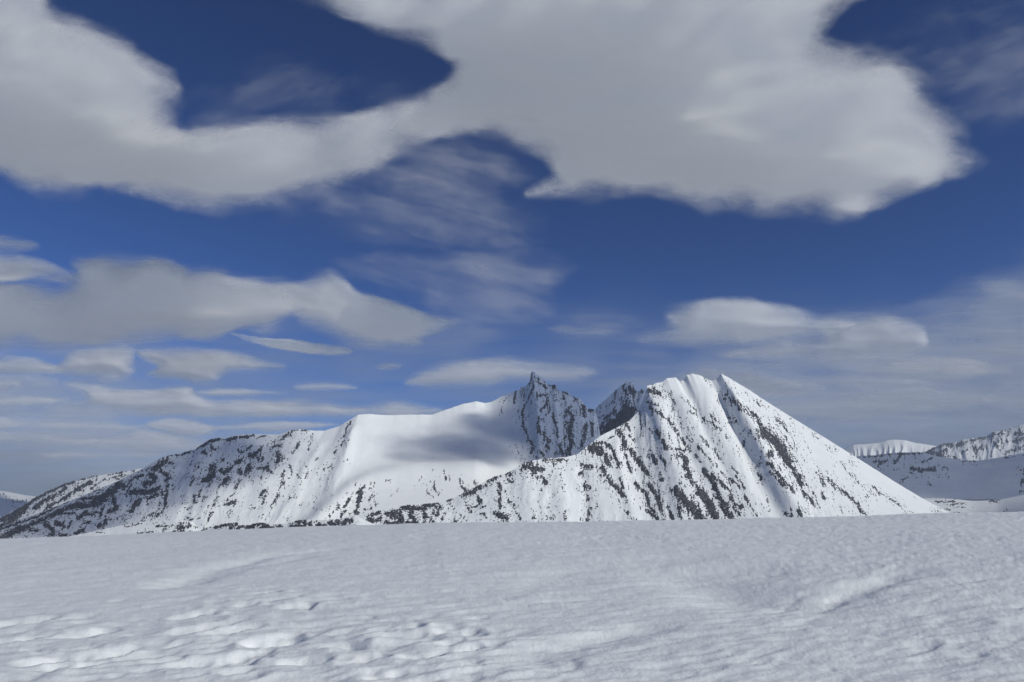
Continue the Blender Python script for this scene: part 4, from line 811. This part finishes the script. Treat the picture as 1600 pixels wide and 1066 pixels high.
cloud('smooth domed lens cloud above the right slope of the pyramid', [(1000, 530), (1040, 510), (1043, 490), (1068, 475), (1110, 466), (1160, 465), (1200, 471), (1250, 483), (1278, 495), (1335, 505), (1325, 516), (1290, 523), (1240, 531), (1150, 541), (1080, 543), (1020, 537)], 15000, 64, 900, LENS, soft=20, warp=4, seed=37, und=.4, lsc=(110, 20))
cloud('second lens cloud tucked behind the right end of the domed one', [(1265, 500), (1310, 490), (1370, 489), (1412, 497), (1442, 510), (1450, 530), (1440, 550), (1400, 560), (1350, 566), (1290, 566), (1230, 562), (1140, 560), (1130, 550), (1200, 538), (1280, 522)], 16500, 62, 800, LENS, soft=24, warp=5, seed=38, und=.4, lsc=(100, 20), core=.9)
cloud('thin bluish lens cloud under the right end of the second lens cloud', [(1355, 574), (1400, 563), (1480, 559), (1542, 565), (1552, 572), (1580, 580), (1540, 586), (1500, 592), (1460, 590), (1466, 585), (1400, 581)], 17000, 15, 300, LENS, soft=12, warp=3, seed=42, core=.55)
cloud('hazy lens cloud right behind the pyramid summit', [(1048, 596), (1072, 578), (1120, 573), (1170, 576), (1208, 588), (1250, 600), (1240, 615), (1180, 626), (1100, 626)], 19000, 45, 500, LENS, soft=15, warp=4, seed=43, core=.55)
cloud('broad pale veil of cloud over the right horizon', [(900, 650), (1000, 590), (1100, 550), (1220, 520), (1340, 500), (1440, 470), (1560, 420), (1780, 380), (1780, 760), (1300, 760), (1000, 740)], 46000, 76, 500, VEIL, soft=90, warp=18, seed=44, hole=.35, lsc=(200, 30))

for (lab, pts, D_, sd_) in [('pale flat streak crossing the blue just right of the domed lens cloud', [(1300, 598), (1340, 590), (1420, 592), (1480, 600), (1440, 612), (1360, 612)], 21000, 46),
                            ('wide faint lens cloud low over the far white mountain', [(1310, 630), (1350, 612), (1420, 604), (1500, 612), (1560, 622), (1500, 640), (1400, 645)], 23000, 47),
                            ('soft grey cloud at the right edge above the rocky mountain', [(1530, 620), (1570, 600), (1640, 580), (1700, 590), (1700, 640), (1600, 645), (1550, 636)], 23000, 48),
                            ('flat pale streak just above the far white mountain', [(1260, 655), (1340, 646), (1440, 648), (1560, 658), (1440, 668), (1320, 668)], 26000, 49),
                            ('faint pale patch of cloud over the lower right slope of the pyramid', [(1190, 612), (1220, 597), (1270, 598), (1290, 608), (1250, 622), (1200, 624)], 20000, 50)]:
    cloud(lab, pts, D_, 50, 300, STREAK, soft=18, warp=5, seed=sd_, lsc=(90, 10), core=.55)
cloud('very thin milky veil along the whole low sky behind every other cloud', [(-500, 520), (-100, 470), (500, 460), (1000, 470), (1700, 450), (2100, 500), (2100, 775), (-500, 775)], 60000, 76, 300, VEIL, soft=150, warp=10, seed=53, lsc=(300, 30), core=.30, res=9)
cloud('dim veil of cloud low over the left horizon', [(-260, 600), (-60, 580), (120, 600), (260, 640), (400, 655), (520, 690), (520, 820), (-260, 820)], 40000, 72, 400, VEIL, soft=80, warp=12, seed=45, lsc=(160, 14), core=1.0)
cloud('thin streaky veil behind the small lens clouds on the left', [(-160, 560), (60, 545), (250, 590), (420, 610), (600, 622), (700, 640), (600, 662), (300, 660), (-160, 650)], 33000, 60, 300, VEIL, soft=50, warp=12, seed=52, lsc=(140, 12), core=.25)
# clouds beyond the right edge of the picture, whose shadows lie on the mountains
shading_cloud('cloud beyond the right edge that shades the rock spires', [(775, 640, 6300), (785, 560, 6800), (840, 540, 6900), (900, 560, 7000), (985, 540, 7800), (1060, 580, 7900), (1060, 690, 7300), (960, 740, 6600), (880, 735, 5900), (835, 712, 5700), (800, 690, 5900)], 3800, 91, soft=24, core=.72)
shading_cloud('thinner cloud beyond the right edge that shades the snow dome', [(629, 683, 5400), (654, 661, 5700), (704, 645, 5900), (764, 631, 6200), (834, 633, 6400), (854, 683, 5900), (824, 705, 5600), (744, 709, 5400), (674, 703, 5350)], 3400, 94, soft=64, core=.70)
shading_cloud('thin cloud beyond the right edge that dims the left massif', [(-150, 860, 4400), (-60, 780, 5000), (150, 730, 5100), (330, 670, 5400), (480, 660, 5600), (490, 700, 5300), (430, 740, 5000), (330, 780, 4700), (230, 830, 4300), (60, 870, 4200)], 3600, 92, soft=70, core=.62, hole=.3)
shading_cloud('cloud beyond the right edge that shades the smooth hill on the right', [(1250, 700, 9700), (1400, 690, 9900), (1600, 690, 9900), (1800, 680, 9800), (1850, 790, 7900), (1500, 792, 7900), (1300, 790, 8000)], 3700, 93, soft=40, core=.68)

# ------------------------------------------------------------------ haze
def haze():
    a, top, bot = 47000.0, 1150.0, VALLEY - 15
    V = [(-a, -a, bot), (a, -a, bot), (a, a, bot), (-a, a, bot), (-a, -a, top), (a, -a, top), (a, a, top), (-a, a, top)]
    Q = np.array([(0, 3, 2, 1), (4, 5, 6, 7), (0, 1, 5, 4), (1, 2, 6, 5), (2, 3, 7, 6), (3, 0, 4, 7)])
    m, n, l = new_mat('haze')
    out = N(n, 'ShaderNodeOutputMaterial')
    pv = N(n, 'ShaderNodeVolumePrincipled')
    pv.inputs['Color'].default_value = (0.75, 0.85, 1.0, 1)
    pv.inputs['Density'].default_value = 2.8e-5
    l.new(pv.outputs[0], out.inputs['Volume'])
    return tag(mesh_obj('haze', V, Q, m, smooth=False), 'thin bluish haze in the air over the whole scene', None, 'stuff')
haze()
